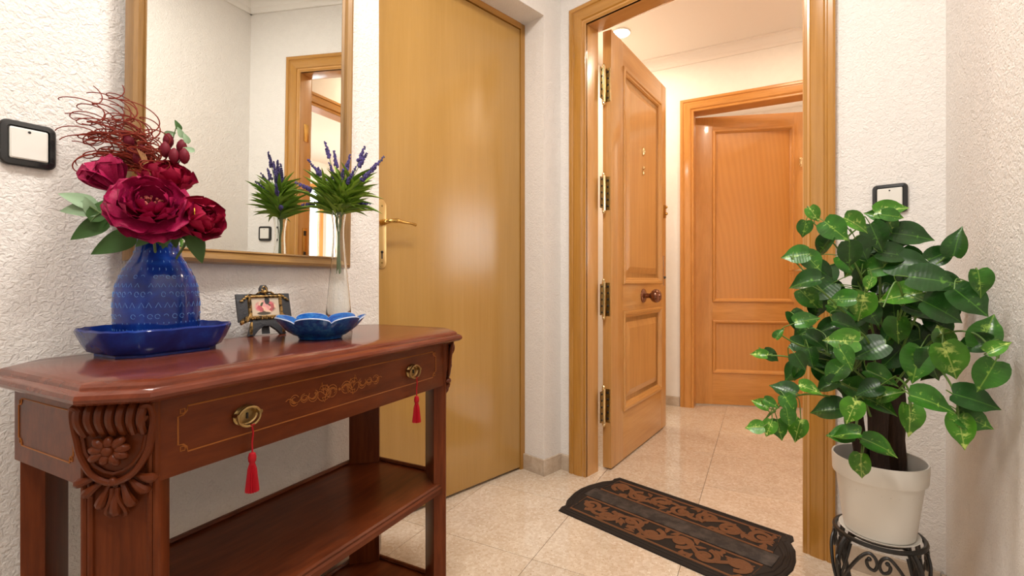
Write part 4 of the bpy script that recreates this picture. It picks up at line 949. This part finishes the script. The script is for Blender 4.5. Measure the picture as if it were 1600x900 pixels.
vines_px = [[(1372, 560, 1.10), (1352, 470, 1.05), (1318, 400, 1.03), (1268, 345, 1.04)], [(1378, 540, 1.10), (1375, 430, 1.06), (1385, 350, 1.06), (1392, 325, 1.07)],
    [(1390, 560, 1.10), (1430, 450, 1.02), (1478, 400, .98), (1496, 375, .96)], [(1395, 580, 1.09), (1450, 460, .98), (1500, 440, .93), (1533, 450, .90)],
    [(1398, 600, 1.08), (1460, 530, .98), (1520, 520, .91), (1560, 560, .87)], [(1395, 620, 1.06), (1450, 570, .97), (1490, 610, .93), (1500, 680, .92)],
    [(1360, 600, 1.10), (1310, 560, 1.05), (1250, 540, 1.03), (1215, 520, 1.04)], [(1356, 620, 1.10), (1300, 590, 1.03), (1240, 560, 1.01), (1195, 555, 1.02)],
    [(1352, 640, 1.10), (1300, 620, 1.02), (1240, 620, .99), (1185, 665, .98)], [(1360, 650, 1.08), (1345, 620, 1.0), (1320, 650, .97), (1330, 690, .98)],
    [(1380, 600, 1.06), (1400, 590, .99), (1420, 610, .97), (1424, 650, .97)], [(1368, 560, 1.09), (1330, 500, 1.02), (1280, 450, 1.0), (1235, 400, 1.02)],
    [(1372, 590, 1.08), (1360, 540, 1.0), (1340, 520, .98), (1320, 560, .97)], [(1342, 640, 1.0), (1338, 672, .985), (1350, 690, .98), (1346, 715, .985)],
    [(1385, 540, 1.08), (1410, 480, 1.0), (1400, 440, .99), (1380, 480, .98)], [(1375, 520, 1.09), (1345, 430, 1.02), (1320, 380, 1.02), (1350, 350, 1.03)]]
vines = [catmull([ray(*q) for q in vv], 7) for vv in vines_px]; vmb = [MB() for _ in vines]
for vv, mb in zip(vines, vmb): mb.tube([q - o_ for q in vv], [.0026 - .0012 * i / len(vv) for i in range(len(vv))], 6)
LV = [(262, 118, 60, 60, 2), (228, 168, 100, 62, 1), (335, 172, 45, 100, 1), (410, 150, 30, 95, 2), (470, 195, 70, 100, 0), (520, 100, -10, 88, 2), (470, 118, 200, 70, 1), (527, 122, 10, 62, 1), (595, 187, 10, 110, 0), (738, 208, 278, 90, 0), (522, 158, 60, 60, 1),
      (195, 255, 175, 88, 1), (258, 278, 50, 84, 1), (222, 343, 172, 112, 0), (290, 225, 130, 90, 0), (380, 255, 90, 92, 0), (425, 235, 60, 80, 0), (525, 205, 15, 95, 0), (535, 250, 10, 95, 0), (460, 298, 172, 112, 1), (415, 330, 100, 64, 0), (445, 350, 110, 50, 2), (585, 285, 5, 120, 0),
      (690, 250, 330, 78, 0), (660, 335, 8, 120, 0), (620, 345, 170, 100, 0), (545, 388, 172, 118, 2), (350, 400, 180, 88, 1), (420, 430, 100, 104, 2), (455, 455, 60, 84, 0), (540, 510, 90, 94, 1), (240, 470, 340, 84, 1), (375, 485, 10, 92, 0), (440, 575, 150, 112, 0), (350, 540, 180, 104, 2), (330, 572, 160, 90, 0), (370, 600, 60, 82, 1),
      (690, 520, 250, 84, 2), (720, 612, 70, 122, 2), (605, 622, 100, 120, 1), (655, 625, 80, 104, 0), (840, 505, 285, 112, 1), (790, 552, 172, 90, 0), (880, 560, 320, 64, 2), (840, 662, 110, 104, 1), (810, 740, 10, 112, 0), (665, 745, 10, 118, 1), (755, 845, 80, 98, 2), (800, 808, 20, 88, 1), (585, 808, 85, 98, 2), (490, 755, 20, 98, 1), (515, 718, 330, 80, 2),
      (385, 780, 110, 88, 2), (300, 770, 170, 112, 0), (345, 855, 172, 82, 1), (475, 888, 15, 84, 1), (250, 700, 10, 72, 2), (155, 700, 200, 88, 0), (180, 755, 60, 72, 1), (175, 800, 80, 64, 1), (205, 842, 105, 84, 2), (145, 840, 80, 74, 1), (110, 836, 110, 62, 2), (60, 830, 170, 62, 2), (80, 750, 205, 62, 2), (120, 750, 20, 54, 1), (185, 650, 130, 82, 0), (215, 612, 60, 70, 0),
      (120, 592, 30, 62, 0), (75, 585, 190, 58, 2), (145, 515, 300, 46, 1), (250, 600, 80, 74, 0), (330, 650, 130, 92, 1), (270, 540, 30, 80, 0), (490, 660, 20, 92, 1), (440, 705, 150, 80, 0), (820, 350, 80, 84, 1), (790, 412, 45, 112, 0), (700, 442, 30, 122, 0), (630, 440, 20, 100, 0), (205, 650, 100, 60, 1), (300, 690, 150, 80, 0),
      (365, 850, 172, 84, 1), (486, 895, 15, 96, 2), (417, 963, 92, 86, 2)]
LF = {k: [leaf_mesh('leaf', nm, w, f_, dr_, 9, heart=.34, wave=wv) for w, f_, dr_, wv in ((.40, .30, .22, .01), (.36, .42, .34, -.015), (.43, .22, .12, .02))] for k, nm in enumerate(('pothos_dark', 'pothos_mid', 'pothos_light'))}
r_ = random.Random(31); allv = [(q, i) for i, vv in enumerate(vines) for q in vv[4:]]
def lim(u, d): return max(.78, min(d, rw_max(u) - .035, ew_max(u) - .05))
def add_leaf(u, v, d, an, lpx, kind):
    M, b, T = view_leaf(u, v, d, an, lpx * 1.0, r_, .25, .45)
    q, i = min(allv, key=lambda q: (q[0] - b).length + (0 if q[0].z < b.z + .05 else .03))
    M.translation -= o_; link('leaf', r_.choice(LF[kind]), pp, mx=M)
    md = (q + b) / 2 - T * .012 + Vector((0, 0, .006)); vmb[i].tube([w_ - o_ for w_ in catmull([q, md, b], 4)], .0011, 5)
for x, y, an, ln, kind in LV:
    u, v = 1150 + x / 2.142, 280 + y / 2.142; nd = min(allv, key=lambda q: abs(800 + 740 * q[0].x / q[0].y - u) + abs(440 - 740 * (q[0].z - EYE) / q[0].y - v))[0].y
    add_leaf(u, v, lim(u, nd + r_.uniform(-.035, .01)), an, ln / 2.142 / 1.18, kind)
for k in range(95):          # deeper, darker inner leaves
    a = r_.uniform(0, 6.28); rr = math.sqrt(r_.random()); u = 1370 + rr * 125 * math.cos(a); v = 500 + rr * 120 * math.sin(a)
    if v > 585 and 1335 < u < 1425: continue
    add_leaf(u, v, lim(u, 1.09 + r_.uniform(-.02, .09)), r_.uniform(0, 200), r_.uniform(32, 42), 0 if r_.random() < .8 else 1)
for mb in vmb: mb.build('vine', 'vine', pp)

# ------------------------------------------------------------------ lamps
def downlight(name, label, loc, radius, glow, watts, color, spread=None):
    r = thing(name, label, 'ceiling light', loc, 0, 'ceiling lights')
    MB().lathe([(radius, -.002), (radius * 1.18, -.010), (radius * 1.28, -.004), (radius * 1.28, -.0005), (radius, -.0005)], 36, caps=False).build('bezel', 'lamp_white', r)
    MB().lathe([(.001, -.003), (radius * 1.02, -.003), (radius * 1.02, -.0015), (.001, -.0015)], 32).build('bulb_face', glow, r)
    ld = bpy.data.lights.new(name, 'AREA'); ld.shape = 'DISK'; ld.size = radius * 2; ld.energy = watts; ld.color = color
    if spread: ld.spread = R(spread)
    lo = bpy.data.objects.new(name + '_light', ld); COL.objects.link(lo); lo.parent = r; lo.location = (0, 0, -.014)
    return r
downlight('ceiling_downlight', 'small round lit ceiling spotlight above the open entrance door', Vector((.694, 3.02, ZH)), .048, 'lamp_glow', HALL_W, (1, .82, .63))
downlight('ceiling_downlight', 'added round fill spotlight by the side room doorway', Vector((1.50, 2.35, ZH)), .048, 'lamp_glow', HALL_W * .8, (1, .82, .63))  # extra fill added for the hall, no known fitting here
downlight('ceiling_downlight', 'added round fill spotlight in the room behind the far door', FW(.6, .7, ZH), .048, 'lamp_glow', HALL_W * 1.6, (1, .84, .68))  # unseen fill, added to brighten the gap above the ajar far door
downlight('ceiling_lamp', 'round opal ceiling lamp over the middle of the entry room', LW(-.35, -.80, ZC), .17, 'lamp_entry', ENTRY_W, (1, .945, .875))
downlight('ceiling_lamp', 'added round fill lamp over the back of the entry room', LW(-1.38, -.92, ZC), .17, 'lamp_entry', ENTRY_FILL_W, (1, .955, .90))  # unseen fill, added to brighten the room towards the camera
downlight('ceiling_lamp', 'added unseen round fill lamp of the side room', HR(2.5, -.75, ZH), .17, 'lamp_entry', 75, (1, .9, .8))  # added out of sight to brighten the side room and its reflection
